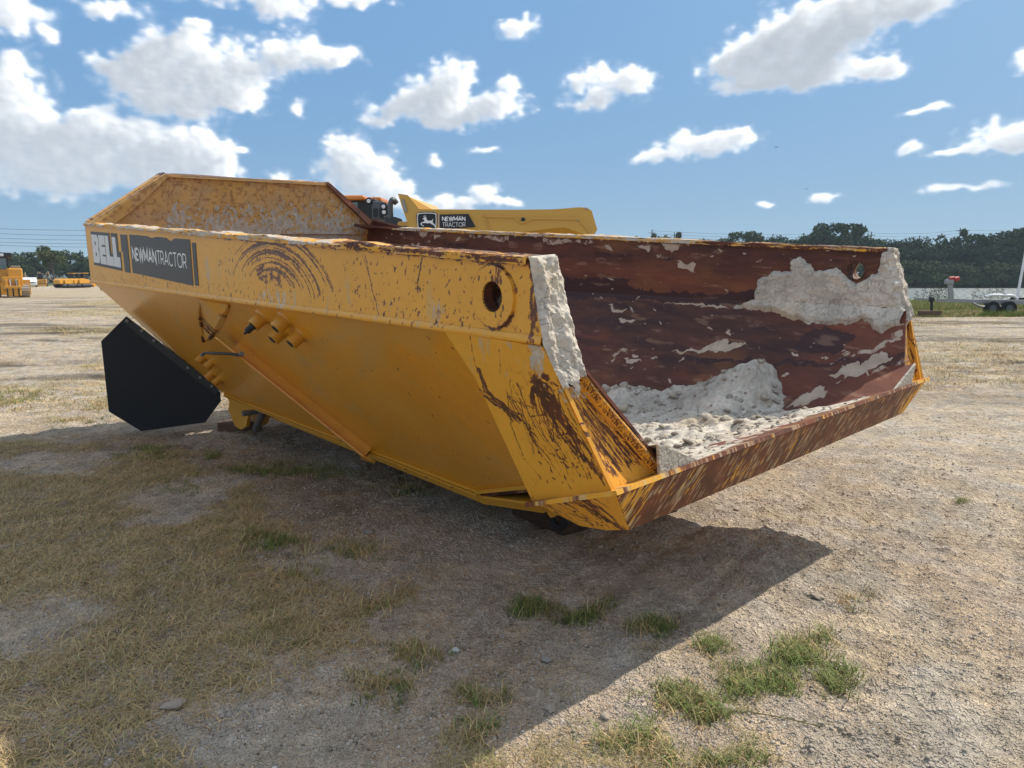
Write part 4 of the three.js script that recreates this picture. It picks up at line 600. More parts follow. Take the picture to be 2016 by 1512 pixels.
// clay caked on the inside of the far wall
{
  const poly = [[1487, 585], [1490, 560], [1500, 543], [1530, 533], [1560, 534], [1558, 510], [1575, 505], [1598, 521], [1603, 537], [1620, 531], [1655, 531], [1668, 540], [1680, 556], [1700, 556], [1715, 542], [1731, 540], [1735, 492], [1752, 492], [1762, 540], [1776, 590], [1784, 640], [1765, 642], [1748, 645], [1737, 656], [1722, 650], [1705, 634], [1690, 633], [1672, 641], [1640, 640], [1612, 641], [1570, 630], [1520, 618], [1470, 609], [1440, 604], [1478, 596]].map((q) => wallPx(...q));
  const insideD = (x, y) => { let c = false, d = 9; for (let i = 0, j = poly.length - 1; i < poly.length; j = i++) { const a = poly[i], b = poly[j]; if ((a.y > y) !== (b.y > y) && x < (b.x - a.x) * (y - a.y) / (b.y - a.y) + a.x) c = !c; const dx = b.x - a.x, dy = b.y - a.y, t = clamp(((x - a.x) * dx + (y - a.y) * dy) / (dx * dx + dy * dy)); d = Math.min(d, Math.hypot(x - a.x - t * dx, y - a.y - t * dy)); } return c ? d : -d; };
  const x0 = -1.1, x1 = 0.2, y0 = 0.95, y1 = 1.62, sd = (x, y) => insideD(x + (fbm(x * 22, y * 22, 3) - 0.5) * 0.05, y + (fbm(x * 22 + 50, y * 22, 3) - 0.5) * 0.05);
  const wall = (x, y, h) => { const fy = 1.207 + PB * x; return y > fy ? V(x, y, -ZI + h) : V(x, y + h * 0.6, -panelZ(x, y, 0.05) + h * 0.8); };
  const H = (x, y) => { const d = sd(x, y); if (d < 0) return -0.01; const slab = Math.floor(fbm(x * 3.4 + 3, y * 4 + 1, 2) * 7) / 7; const hole = sm(HR + 0.006, HR + 0.03, Math.hypot(x - HX, y - HY)); return (sm(0, 0.02, d) * (0.010 + 0.030 * slab + 0.016 * fbm(x * 12, y * 12, 4) + 0.010 * fbm(x * 45, y * 45, 2))) * hole + (hole < 0.02 ? -0.02 : 0); };
  part('caked_clay', sheet(150, 80, (a, b) => { const x = mix(x0, x1, a), y = mix(y0, y1, b); return wall(x, y, H(x, y)); }, (p) => [p.x * 0.9, p.y * 0.9], (a, b) => { const x = mix(x0, x1, a), y = mix(y0, y1, b); return sd(x, y) > -0.012 && Math.hypot(x - HX, y - HY) > HR + 0.004; }), matClay, body, 'thick pale clay slab stuck to the rusty inner wall');
}
// ------------------------------------------------------------------ heap of clay left on the floor of the body
{
  const prof = (x) => { const P = [[-3.2, 0.05], [-2.4, 0.16], [-1.75, 0.33], [-1.1, 0.38], [-0.63, 0.45], [-0.13, 0.595], [0.2, 0.725], [0.36, 0.7915]]; let i = 0; while (i < P.length - 2 && x > P[i + 1][0]) i++; const t = (x - P[i][0]) / (P[i + 1][0] - P[i][0]); return mix(P[i][1], P[i + 1][1], clamp(t)); };
  const hf = (x, z) => {
    let h = prof(x); const b = (cx, cz, rx, rz, k) => { const q = ((x - cx) / rx) ** 2 + ((z - cz) / rz) ** 2; return k * Math.exp(-q); };
    h += b(-0.66, -1.10, 0.26, 0.34, 0.24) + b(-0.50, -1.12, 0.13, 0.16, 0.12) + b(-1.15, -1.05, 0.5, 0.3, 0.10) + b(-1.6, -0.95, 0.5, 0.3, 0.05) - b(-0.05, -1.05, 0.22, 0.28, 0.06) - b(-0.05, 0.2, 0.35, 1.1, 0.02) + b(-0.3, 0.95, 0.4, 0.25, 0.06);
    const rough = sm(0.30, -0.25, x), fl = sm(0.0, 0.5, -x); const cells = Math.floor(fbm(x * 7 + 3, z * 7 + 9, 2) * 8) / 8;
    h += rough * ((fbm(x * 6 + 1, z * 6 + 2, 4) - 0.5) * 0.09 + (cells - 0.5) * 0.05 * fl + (fbm(x * 26, z * 26, 3) - 0.5) * 0.035) + (fbm(x * 18 + 8, z * 40, 3) - 0.5) * 0.018 * sm(0.35, 0.2, x);
    return h + 0.004 * sm(0.36, 0.3, x);
  };
  const g = sheet(230, 200, (a, b) => { const x = mix(-2.9, 0.362, a), z = mix(1.32, -1.32, b), h = hf(x, z); return V(x, h, z); }, (p) => [p.x * 0.55 + 2, p.z * 0.55 + 2], (a, b) => { const x = mix(-2.9, 0.362, a), z = mix(1.32, -1.32, b), h = hf(x, z); return Math.abs(z) < panelZ(x, h, 0.05) + 0.012 && h > Math.max(rampY(x), floorY(x)) - 0.015; });
  const heap = part('clay_heap', g, matClay, scene); heap.position.copy(body.position); heap.quaternion.copy(body.quaternion); tag(heap, 'heap of pale dried clay crumbs spread over the floor of the dump body', 'clay heap');
  // loose lumps on the heap
  const kinds = [0, 1, 2].map((k) => { const q = mergeVertices(new THREE.IcosahedronGeometry(1, 2).deleteAttribute('uv').deleteAttribute('normal')), p = q.attributes.position; for (let i = 0; i < p.count; i++) { const v = V().fromBufferAttribute(p, i), f = 0.7 + 0.7 * fbm(v.x * 1.4 + k * 9, v.y * 1.4 + v.z * 1.1, 3); p.setXYZ(i, v.x * f, v.y * f * 0.6, v.z * f * 0.85); } q.computeVertexNormals(); const u = new Float32Array(p.count * 2); for (let i = 0; i < p.count; i++) { u[i * 2] = p.getX(i) * 0.2; u[i * 2 + 1] = p.getZ(i) * 0.2; } q.setAttribute('uv', new THREE.BufferAttribute(u, 2)); return q; });
  const lumps = [[1222, 803, 0.060, 'rounded pale clay lump beside the scraped tail corner'], [1195, 768, 0.05, 'upright pale clay chunk leaning on the near inner wall'], [1570, 790, 0.045, 'flat pale clay flake on the heap near the tail lip'], [1505, 792, 0.035, 'small clay flake below the peak of the heap']];
  lumps.forEach(([u, v, r, label], i) => { let best = null; for (let x = -2; x < 0.3; x += 0.02) { const z = pxl(u, v, [1, 0, 0], x).z, y = pxl(u, v, [1, 0, 0], x).y; if (Math.abs(z) < 1.3 && y < hf(x, z) + 0.02 && (!best || x > best.x)) best = V(x, hf(x, z), z); } if (!best) return; const m = part('clay_lump', kinds[i % 3], matClay, scene); best.y += r * 0.25; m.position.copy(best.applyMatrix4(BR)); m.rotation.set(rr(-0.3, 0.3), rr(0, 6), i === 1 ? 1.1 : rr(-0.3, 0.3)); m.scale.setScalar(r); tag(m, label, 'clay lump'); });
  // crumbs too small to count
  const N = 900, inst = new THREE.InstancedMesh(kinds[1], matClay, N), M = new THREE.Matrix4(), Q = new THREE.Quaternion(); let n = 0;
  while (n < N) { const x = rr(-2.4, 0.3), z = rr(-1.2, 1.2), h = hf(x, z); if (Math.abs(z) > panelZ(x, h, 0.05) - 0.02 || h < Math.max(rampY(x), floorY(x))) continue; const r = 0.006 + 0.03 * rnd() ** 3 * sm(0.3, -0.3, x) + 0.003; Q.setFromEuler(new THREE.Euler(rr(-0.4, 0.4), rr(0, 6), rr(-0.4, 0.4))); M.compose(V(x, h + r * 0.15, z), Q, V(r, r * 0.7, r)); inst.setMatrixAt(n++, M); }
  inst.name = 'clay_crumbs'; inst.position.copy(body.position); inst.quaternion.copy(body.quaternion); shadow(inst); tag(inst, 'scattered small clay crumbs over the heap in the dump body', 'clay crumbs', null, 'stuff'); scene.add(inst);
}
// ------------------------------------------------------------------ timber blocks under the body
const T_wood = layered(512, 256, [0, 1, 0, 0.5], () => {}, (o, a, b, c, x, y) => { const g = nz(x * 3, y * 60 + nz(x, y, 4) * 4, 1, 4), k = nz(x, y, 30, 3); o[0] = 78 + 50 * g + 20 * (k - 0.5); o[1] = 60 + 40 * g + 18 * (k - 0.5); o[2] = 48 + 30 * g + 16 * (k - 0.5); o[3] = g; });
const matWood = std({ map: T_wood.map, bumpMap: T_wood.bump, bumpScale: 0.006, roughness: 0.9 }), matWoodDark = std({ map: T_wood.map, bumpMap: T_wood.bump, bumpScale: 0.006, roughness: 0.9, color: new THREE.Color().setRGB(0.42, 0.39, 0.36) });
function timber(w, h, d, mat, x, z, turn, label, sink = 0.02) { const g = box(w, h, d, 0, h / 2, 0, 0, 0, 0, 0.012), p = g.attributes.position; for (let i = 0; i < p.count; i++) p.setXYZ(i, p.getX(i) + (fbm(p.getZ(i) * 9, p.getY(i) * 9, 2) - 0.5) * 0.012, p.getY(i) + (fbm(p.getX(i) * 5, p.getZ(i) * 5, 2) - 0.5) * 0.010, p.getZ(i)); g.computeVertexNormals(); const m = part('timber_block', g, mat, scene); m.position.set(x, groundHeight(x, z) - sink, z); m.rotation.y = turn; return tag(m, label, 'timber'); }
{
  const a = onGround(473, 848); timber(0.42, 0.12, 0.2, matWood, a.x, a.z, 0.15, 'brown timber offcut under the pivot leg beside the black flap');
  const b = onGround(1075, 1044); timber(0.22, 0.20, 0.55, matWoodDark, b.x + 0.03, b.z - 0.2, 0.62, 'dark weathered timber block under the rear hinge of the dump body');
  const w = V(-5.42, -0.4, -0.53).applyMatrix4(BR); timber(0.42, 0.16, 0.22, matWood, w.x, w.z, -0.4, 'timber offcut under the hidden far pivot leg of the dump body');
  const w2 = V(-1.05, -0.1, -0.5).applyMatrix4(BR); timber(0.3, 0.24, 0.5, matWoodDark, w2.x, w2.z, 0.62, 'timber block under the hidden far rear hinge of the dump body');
}

// ------------------------------------------------------------------ trees, shrubs, weeds
const leafMats = [[0.050, 0.085, 0.030], [0.065, 0.100, 0.030], [0.040, 0.070, 0.032], [0.085, 0.105, 0.045]].map(([r, g, b]) => std({ color: new THREE.Color().setRGB(r, g, b), roughness: 1, vertexColors: true }));
const matBark = flatc(0.10, 0.08, 0.065, 0.9);
function foliage(lobes, n, size, thin = 0) { // many small leaf clumps spread through the lobes of a crown
  const pos = [], col = [], nor = [];
  for (let i = 0; i < n; i++) {
    const L = lobes[(rnd() * lobes.length) | 0]; let d; do { d = V(rr(-1, 1), rr(-1, 1), rr(-1, 1)); } while (d.lengthSq() > 1); const r = 0.55 + 0.45 * rnd(); d.normalize().multiplyScalar(r ** (1 - thin) * (0.82 + 0.36 * rnd()));
    const c = V(L[0] + d.x * L[3], L[1] + d.y * L[4], L[2] + d.z * L[3]), s = size * rr(0.5, 1.25), u = V(rr(-1, 1), rr(-1, 1), rr(-1, 1)).normalize(), w = V(rr(-1, 1), rr(-1, 1), rr(-1, 1)).cross(u).normalize();
    const k = rr(0.65, 1.35), kr = k * rr(0.9, 1.15), nn = d.clone().normalize();
    for (let t = 0; t < 3; t++) { const a = t * 2.094 + rr(-0.5, 0.5), p = c.clone().addScaledVector(u, Math.cos(a) * s).addScaledVector(w, Math.sin(a) * s * 0.7); pos.push(p.x, p.y, p.z); col.push(kr, k, k * 0.9); }
  }
  const g = new THREE.BufferGeometry(); g.setAttribute('position', new THREE.Float32BufferAttribute(pos, 3)); g.setAttribute('color', new THREE.Float32BufferAttribute(col, 3)); g.computeVertexNormals(); return g;
}
function makeTree(name, label, group, h, w, kind, mat, n) { // base at the origin
  const t = thing(name, label, kind === 'shrub' ? 'shrub' : 'tree', group), lobes = [], wood = [];
  const trunkTop = kind === 'shrub' ? h * 0.3 : h * (kind === 'bare' ? 0.45 : 0.4);
  if (kind === 'shrub') for (let i = 0; i < 7; i++) lobes.push([rr(-0.5, 0.5) * w, rr(0.3, 0.72) * h, rr(-0.4, 0.4) * w, w * rr(0.22, 0.36), h * rr(0.18, 0.30)]);
  else for (let i = 0; i < (kind === 'open' ? 13 : 21); i++) { const a = rr(0, 6.28), q = rr(0.1, 0.42) * w, y = rr(kind === 'open' ? 0.42 : 0.28, 0.9); lobes.push([Math.cos(a) * q * (1.25 - y * 0.6), y * h, Math.sin(a) * q, w * rr(0.07, 0.19), h * rr(0.05, 0.13)]); }
  wood.push(rod(V(0, -0.3, 0), V(rr(-0.1, 0.1) * w, trunkTop, 0), h * 0.022, h * 0.013, 7));
  for (const L of lobes.slice(0, 8)) wood.push(rod(V(0, trunkTop * rr(0.6, 1), 0), V(L[0], L[1], L[2]), h * 0.009, h * 0.003, 5));
  part('trunk', merge(wood), matBark, t); part('crown', foliage(lobes, n, kind === 'shrub' ? h * 0.07 : h * 0.035, kind === 'open' ? 0.3 : 0.1), mat, t);
  return t;
}
{
  const G1 = 'trees on the far shore', G2 = 'trees behind the parked machines', G3 = 'shrubs along the far shore';
  const protos = [
    makeTree('broadleaf_tree', 'full round dark broadleaf tree on the far lake shore', G1, 13, 13, 'full', leafMats[0], 3600),
    makeTree('broadleaf_tree', 'wide dense dark green tree on the far lake shore', G1, 11, 14, 'full', leafMats[2], 3600),
    makeTree('open_tree', 'loose open tree with sky showing through on the far lake shore', G1, 14, 9, 'open', leafMats[0], 2000),
    makeTree('broadleaf_tree', 'tall dark tree in the row behind the far shore', G1, 14, 11, 'full', leafMats[0], 3200),
  ];
  const spot = (o, u, Z, h0, top, first) => { const x = (u - 1008) / FPX * Z, y = groundHeight(x, -Z), H = (549 - top) / FPX * Z + EYE - y; o.position.set(x, y - 0.1, -Z); o.scale.setScalar(H / (h0 * 0.98)); o.rotation.y = rr(0, 6.28); };
  const hs = [13, 11, 14, 14], used = [0, 0, 0, 0];
  const put = (k, u, Z, top) => { const o = used[k]++ ? copyOf(protos[k]) : protos[k]; spot(o, u, Z, hs[k], top); };
  for (const [k, u, Z, top] of [[0, 1600, 205, 442], [0, 1655, 208, 443], [1, 1630, 200, 452], [0, 1475, 215, 455], [1, 1510, 212, 464], [1, 1430, 218, 462], [1, 1545, 212, 466], [2, 1275, 240, 459], [2, 1305, 240, 457], [2, 1262, 240, 466], [1, 1395, 220, 470], [1, 1575, 210, 462],
    [1, 1760, 205, 468], [1, 1795, 203, 467], [1, 1825, 207, 478], [1, 1725, 210, 472], [2, 1860, 205, 453], [0, 1905, 200, 462], [1, 1935, 198, 466], [0, 1965, 200, 452], [0, 2000, 196, 446], [2, 1985, 205, 455], [1, 1950, 204, 470], [0, 2040, 196, 440], [1, 1850, 200, 480], [2, 1845, 208, 468], [1, 1700, 208, 470], [0, 2085, 198, 450], [1, 1880, 196, 482], [1, 1780, 198, 486], [1, 1820, 197, 490], [1, 1740, 199, 488], [1, 1920, 195, 486], [1, 1960, 194, 482], [1, 2000, 194, 478], [0, 2130, 200, 445],
    [3, 1640, 222, 455], [3, 1690, 220, 470], [3, 1770, 222, 474], [3, 1890, 218, 470], [3, 2020, 215, 462], [3, 1500, 225, 468], [1, 1670, 205, 468], [1, 1700, 200, 484], [2, 1560, 215, 470], [0, 2180, 200, 448], [1, 2230, 198, 462], [3, 2260, 210, 452], [0, 2310, 200, 446], [2, 2350, 204, 452], [1, 2400, 198, 466], [0, 2450, 202, 448], [3, 2520, 206, 450], [1, 2590, 198, 464], [0, 2660, 202, 446]]) put(k, u, Z, top);
  const bush = [makeTree('shrub', 'grey green shrub at the water line of the far shore', G3, 5, 6, 'shrub', leafMats[3], 1000), makeTree('shrub', 'dark leafy shrub at the water line of the far shore', G3, 4.5, 7, 'shrub', leafMats[1], 1000)]; let bn = [0, 0];
  for (let i = 0; i < 64; i++) { const k = i % 2, u = 1700 + i * (i < 44 ? 9.6 : 14) + rr(-6, 6), Z = k ? rr(187, 190) : rr(189, 194), x = (u - 1008) / FPX * Z, o = bn[k]++ ? copyOf(bush[k]) : bush[k]; o.position.set(x, Math.max(-0.8, groundHeight(x, -Z)) - 0.15, -Z); o.scale.setScalar(k ? rr(0.7, 1.0) : rr(0.95, 1.35)); o.rotation.y = rr(0, 6.28); }
  // left: a dark wood behind the yard and one loose tree in front of it
  const lp = [makeTree('broadleaf_tree', 'dark broadleaf tree in the wood behind the parked machines', G2, 10, 10, 'full', leafMats[2], 3000), makeTree('broadleaf_tree', 'deep green tree with a knobbly crown behind the parked machines', G2, 9, 9, 'full', leafMats[0], 3000)]; const ln = [0, 0];
  for (const [u, Z, top, k] of [[-30, 185, 487, 0], [0, 180, 490, 1], [25, 182, 494, 0], [50, 180, 495, 1], [72, 183, 497, 0], [95, 185, 492, 1], [122, 182, 492, 0], [150, 180, 490, 1], [172, 184, 495, 0], [195, 182, 496, 1], [10, 172, 512, 1], [40, 172, 515, 0], [70, 172, 520, 1], [100, 172, 518, 0], [135, 172, 512, 1], [165, 172, 514, 0], [190, 172, 510, 1], [-20, 174, 508, 0], [220, 182, 494, 0]]) { const o = ln[k]++ ? copyOf(lp[k]) : lp[k], x = (u - 1008) / FPX * Z, y = groundHeight(x, -Z), H = (549 - top) / FPX * Z + EYE - y; o.position.set(x, y - 0.1, -Z); o.scale.setScalar(H / (k ? 8.9 : 9.9)); o.rotation.y = rr(0, 6.28); }
  const one = makeTree('open_tree', 'loose pale leaved tree with a slim trunk beside the white car', null, 8, 7, 'open', leafMats[3], 2600); { const Z = 128, x = (115 - 1008) / FPX * Z; one.position.set(x, groundHeight(x, -Z), -Z); one.scale.setScalar(0.9); }
  // low board fence at the edge of the yard
  const fz = 140, f = thing('yard_fence', 'long low grey fence at the edge of the wood behind the white car', 'fence'); const y0 = groundHeight(-90, -fz), fm = flatc(0.20, 0.21, 0.2, 0.8);
  for (let x = -112; x < -78; x += 2.4) { part('post', box(0.12, 1.5, 0.12, x, 0.75, 0), fm, f); part('board', box(2.3, 0.55, 0.05, x + 1.2, 1.1, 0), fm, f); part('board', box(2.3, 0.5, 0.05, x + 1.2, 0.45, 0), fm, f); } f.position.set(0, y0, -fz);
}
// power lines and poles
{
  const matPole = flatc(0.12, 0.10, 0.09, 0.9), matWire = flatc(0.05, 0.05, 0.055, 0.6);
  const at = (u, v, Z) => { const d = rayOf(u, v); return d.multiplyScalar(Z / -d.z).add(V(0, EYE, 0)); };
  const wire = (a, b, sag, label) => { const m = a.clone().lerp(b, 0.5); m.y -= sag; const w = part('power_line', new THREE.TubeGeometry(new THREE.QuadraticBezierCurve3(a, m, b), 24, 0.035, 4), matWire, scene); tag(w, label, 'wire', 'power lines'); };
  [[438, 441], [447, 452], [456, 461], [464, 468], [471, 474]].forEach(([v0, v1]) => wire(at(-300, v0 - 6, 160), at(420, v1 + 6, 190), 3, 'thin dark power line sagging over the wood on the bulldozer side'));
  const pole = (u, v, Z, label) => { const p = at(u, v, Z), y = groundHeight(p.x, -Z), t = thing('utility_pole', label, 'pole'); t.position.set(p.x, y, -Z); const h = p.y - y; part('shaft', rod(V(0, -0.5, 0), V(0, h, 0), 0.26, 0.17, 8), matPole, t); part('crossarm', box(2.6, 0.18, 0.18, 0, h - 1.2, 0), matPole, t); return p; };
  const p1 = pole(1716, 456, 250, 'single utility pole behind the wide tree on the far shore'), p3 = pole(1284, 452, 265, 'utility pole standing among the loose trees behind the dump body'), p4 = pole(1328, 458, 268, 'lone thin utility pole in the gap beside the loose trees'), p5 = pole(1925, 461, 255, 'short utility pole just beyond the H shaped power pole');
  const a = at(1891, 449, 245), b = at(1900, 449, 245), y = groundHeight(a.x, -245), t = thing('power_pole', 'H shaped double power pole above the far trees', 'pole'); t.position.set(a.x, y, -245); const h = a.y - y, dx = b.x - a.x;
  part('shaft', rod(V(0, -0.5, 0), V(0, h, 0), 0.24, 0.18, 8), matPole, t); part('shaft', rod(V(dx, -0.5, 0), V(dx, h, 0), 0.24, 0.18, 8), matPole, t); part('crossarm', box(dx + 3, 0.22, 0.2, dx / 2, h - 0.9, 0), matPole, t); part('crossarm', box(dx, 0.12, 0.1, dx / 2, h - 3.2, 0, 0, 0, 0.5), matPole, t);
  for (const k of [0, 1, 2]) { wire(V(p1.x, p1.y - 0.4 - k, -250), V(a.x + dx / 2, a.y - 0.6 - k, -245), 1.5, 'faint power line strung above the far shore trees'); wire(V(a.x + dx / 2, a.y - 0.6 - k, -245), at(2200, 447 + k * 5, 240), 1.5, 'faint power line strung above the far shore trees'); wire(V(p3.x, p3.y - 0.4 - k, -265), V(p1.x, p1.y - 0.4 - k, -250), 2, 'faint power line strung above the far shore trees'); }
}
// two soaring birds
{
  const mb = flatc(0.02, 0.02, 0.02, 0.8), at = (u, v, Z) => { const d = rayOf(u, v); return d.multiplyScalar(Z / -d.z).add(V(0, EYE, 0)); };
  [[1529, 290, 120, 'dark bird soaring below the bright flat cloud'], [1588, 372, 150, 'dark bird soaring low over the far trees']].forEach(([u, v, Z, label]) => { const t = thing('bird', label, 'bird'); t.position.copy(at(u, v, Z)); t.rotation.z = 0.2; const bd = new THREE.SphereGeometry(0.09, 10, 8); bd.scale(0.8, 0.7, 2.4); part('body', bd, mb, t); for (const s of [1, -1]) part('wing', plate(s > 0 ? [V(0.05, 0, 0.08), V(0.42, 0.09, -0.02), V(0.36, 0.09, 0.14), V(0.05, 0, 0.2)] : [V(-0.05, 0, 0.2), V(-0.36, 0.09, 0.14), V(-0.42, 0.09, -0.02), V(-0.05, 0, 0.08)], 0.02), mb, t); });
}

// ------------------------------------------------------------------ machines in the background
const matCat = phys({ color: new THREE.Color().setRGB(0.66, 0.31, 0.022), roughness: 0.45, clearcoat: 0.3, clearcoatRoughness: 0.3 }), matDeere = phys({ color: new THREE.Color().setRGB(0.62, 0.34, 0.04), roughness: 0.42, clearcoat: 0.4, clearcoatRoughness: 0.25 }), matOrange = phys({ color: new THREE.Color().setRGB(0.75, 0.24, 0.03), roughness: 0.4, clearcoat: 0.5 });
const matBlack = flatc(0.012, 0.013, 0.014, 0.55), matTyre = flatc(0.018, 0.018, 0.019, 0.9), matGreyPaint = flatc(0.10, 0.11, 0.12, 0.5, 0.2), matGlass = phys({ color: new THREE.Color().setRGB(0.10, 0.14, 0.15), roughness: 0.05, clearcoat: 1, ior: 1.5 }), matWhitePaint = phys({ color: new THREE.Color().setRGB(0.74, 0.75, 0.76), roughness: 0.35, clearcoat: 0.6 }), matChrome = flatc(0.55, 0.56, 0.57, 0.25, 1), matDust = flatc(0.34, 0.27, 0.19, 0.9), matAlu = flatc(0.30, 0.31, 0.32, 0.5, 0.3);
function wheel(r, w, parent, x, y, z, rim) { const g = new THREE.LatheGeometry([[0.45, -0.5], [0.9, -0.5], [1, -0.36], [1, 0.36], [0.9, 0.5], [0.45, 0.5]].map(([a, b]) => new THREE.Vector2(a * r, b * w)), 28); g.rotateX(Math.PI / 2); g.translate(x, y, z); const t = part('wheel', g, matTyre, parent); const c = new THREE.CylinderGeometry(r * 0.5, r * 0.42, w * 0.8, 20); c.rotateX(Math.PI / 2); c.translate(x, y, z); part('rim', c, rim, t); }
// the articulated truck behind the dump body: own axes x to its tail, z to the camera
{
  const Z0 = 20, X0 = -0.35, t = thing('articulated_truck', 'yellow articulated dump truck parked behind the rusty dump body', 'dump truck'); t.position.set(X0, 0, -Z0); t.rotation.y = -0.10;
  t.updateMatrixWorld(true); const inv = t.matrixWorld.clone().invert(), zn = V(0, 0, 1).transformDirection(t.matrixWorld), P0 = V(0, 0, 1.55).applyMatrix4(t.matrixWorld);
  const T = (u, v, z = 1.55) => { const d = rayOf(u, v), o = V(0, EYE, 0), P = V(0, 0, z).applyMatrix4(t.matrixWorld); return o.addScaledVector(d, zn.dot(P.sub(V(0, EYE, 0))) / zn.dot(d)).applyMatrix4(inv); };
  const at = (p, z) => V(p.x, p.y, z);
  // bed: side skins in two bands, floor, headboard
  const top = [[783, 381], [803, 384], [826, 412], [1010, 413], [1090, 412], [1140, 408], [1156, 409], [1165, 415], [1176, 452], [1167, 467]], lo = [[1110, 447], [985, 462], [812, 470]];
  for (const s of [1, -1]) {
    const z = 1.55 * s, l = [...top, ...lo].map(([u, v]) => at(T(u, v), z)), bed = part('bed_side', plate(s > 0 ? rev(l) : l, 0.04), matDeere, t);
    const l2 = [[812, 470], [985, 462], [1110, 447], [1167, 467]].map(([u, v]) => at(T(u, v), z)), b2 = [V(2.3, 2.45, 0.9 * s), V(0.9, 1.55, 0.9 * s), V(-2.3, 1.45, 0.9 * s)]; const q = [...l2, ...b2];
    part('bed_lower_side', merge([[q[0], q[1], q[5], q[6]], [q[1], q[2], q[4], q[5]], [q[2], q[3], q[4]]].map((f) => { const g = new THREE.BufferGeometry().setFromPoints(f.length === 4 ? [f[0], f[1], f[2], f[0], f[2], f[3]] : f); g.setAttribute('uv', new THREE.BufferAttribute(new Float32Array(g.attributes.position.count * 2), 2)); g.computeVertexNormals(); return g; })), matDeere, t);
    const rb = (a, b, w) => { const A = at(T(...a), z + 0.02 * s), B = at(T(...b), z + 0.02 * s), d = B.clone().sub(A), g = box(d.length(), w, 0.04); g.applyQuaternion(new THREE.Quaternion().setFromUnitVectors(V(1, 0, 0), d.normalize())); const m = A.add(B).multiplyScalar(0.5); g.translate(m.x, m.y, m.z); return g; };
    part('fold', rb([953, 426], [1012, 427], 0.05), matDeere, bed); part('fold', rb([1012, 427], [1024, 438], 0.05), matDeere, bed); part('fold', rb([1024, 438], [1034, 438], 0.05), matDeere, bed); part('fold', rb([1034, 438], [1046, 430], 0.05), matDeere, bed); part('fold', rb([1046, 430], [1140, 431], 0.05), matDeere, bed); part('fold', rb([1140, 431], [1162, 458], 0.05), matDeere, bed); part('seam', rb([953, 424], [968, 462], 0.035), matDeere, bed);
    const bp = at(T(1030, 432), z); part('pin', rod(V(bp.x, bp.y, z), V(bp.x, bp.y, z + 0.06 * s), 0.05, 0.045, 14), matBlack, bed); const e = at(T(1154, 411), z); part('eye', rod(V(e.x, e.y, z), V(e.x, e.y, z + 0.03 * s), 0.025, 0.025, 10), matAlu, bed); const e2 = at(T(1138, 433), z); part('eye', rod(V(e2.x, e2.y, z), V(e2.x, e2.y, z + 0.03 * s), 0.03, 0.03, 10), matAlu, bed);
  }
  const hA = T(783, 381), hB = T(812, 470); const fr = [V(hA.x + 0.05, hA.y - 0.02, 1.5), V(hB.x + 0.05, hB.y, 1.5), V(hB.x + 0.05, hB.y, -1.5), V(hA.x + 0.05, hA.y - 0.02, -1.5)];
  part('bed_front', plate(fr, 0.05), matDeere, t); part('bed_floor', box(4.6, 0.06, 1.8, -0.1, 1.5, 0, 0, 0, 0.02), matDeere, t);
  const g0 = T(803, 386, 1.5), g1 = T(845, 411, 0.2); part('headboard_gusset', plate([V(g0.x, g0.y, 1.5), V(g0.x + 0.05, g0.y - 0.45, 1.5), V(g0.x + 0.75, g0.y - 0.42, 0.3), V(g0.x + 0.5, g0.y - 0.15, 0.3)], 0.04), matDeere, t); part('bed_lamp', box(0.06, 0.32, 0.05, T(797, 405).x, T(797, 405).y, 1.58, 0, 0, 0.25), matAlu, t);
  // printed panels
  const sticker = (u0, v0, u1, v1, w, h, draw, label, shape, z = 1.592) => { const a = T(u0, v0), b = T(u1, v1), c = canvas(w, h), g = c.getContext('2d'); draw(g, w, h); const tx = new THREE.CanvasTexture(c); tx.colorSpace = THREE.SRGBColorSpace; tx.anisotropy = 8; const X = (k) => mix(a.x, b.x, k), Y = (k) => mix(b.y, a.y, k); part('decal', plate(shape.map(([x, y]) => V(X(x), Y(y), z)), 0.004, (p) => [(p.x - a.x) / (b.x - a.x), (p.y - b.y) / (a.y - b.y)]), std({ map: tx, roughness: 0.45 }), t, label); };
  sticker(820, 418, 862, 455, 512, 448, (g, w, h) => {
    const rrd = (m, r, c) => { g.fillStyle = c; g.beginPath(); g.moveTo(m + r, m); g.quadraticCurveTo(w / 2, m - 14, w - m - r, m); g.quadraticCurveTo(w - m, m, w - m, m + r); g.quadraticCurveTo(w - m + 8, h / 2, w - m - 14, h - m - r); g.quadraticCurveTo(w - m - 20, h - m, w - m - r - 20, h - m); g.quadraticCurveTo(w / 2, h - m + 12, m + r + 20, h - m); g.quadraticCurveTo(m + 18, h - m, m + 14, h - m - r); g.quadraticCurveTo(m - 8, h / 2, m, m + r); g.quadraticCurveTo(m, m, m + r, m); g.fill(); };
    g.fillStyle = 'rgb(24,28,34)'; g.fillRect(0, 0, w, h); rrd(20, 70, 'rgb(232,232,228)'); rrd(40, 62, 'rgb(20,24,32)');
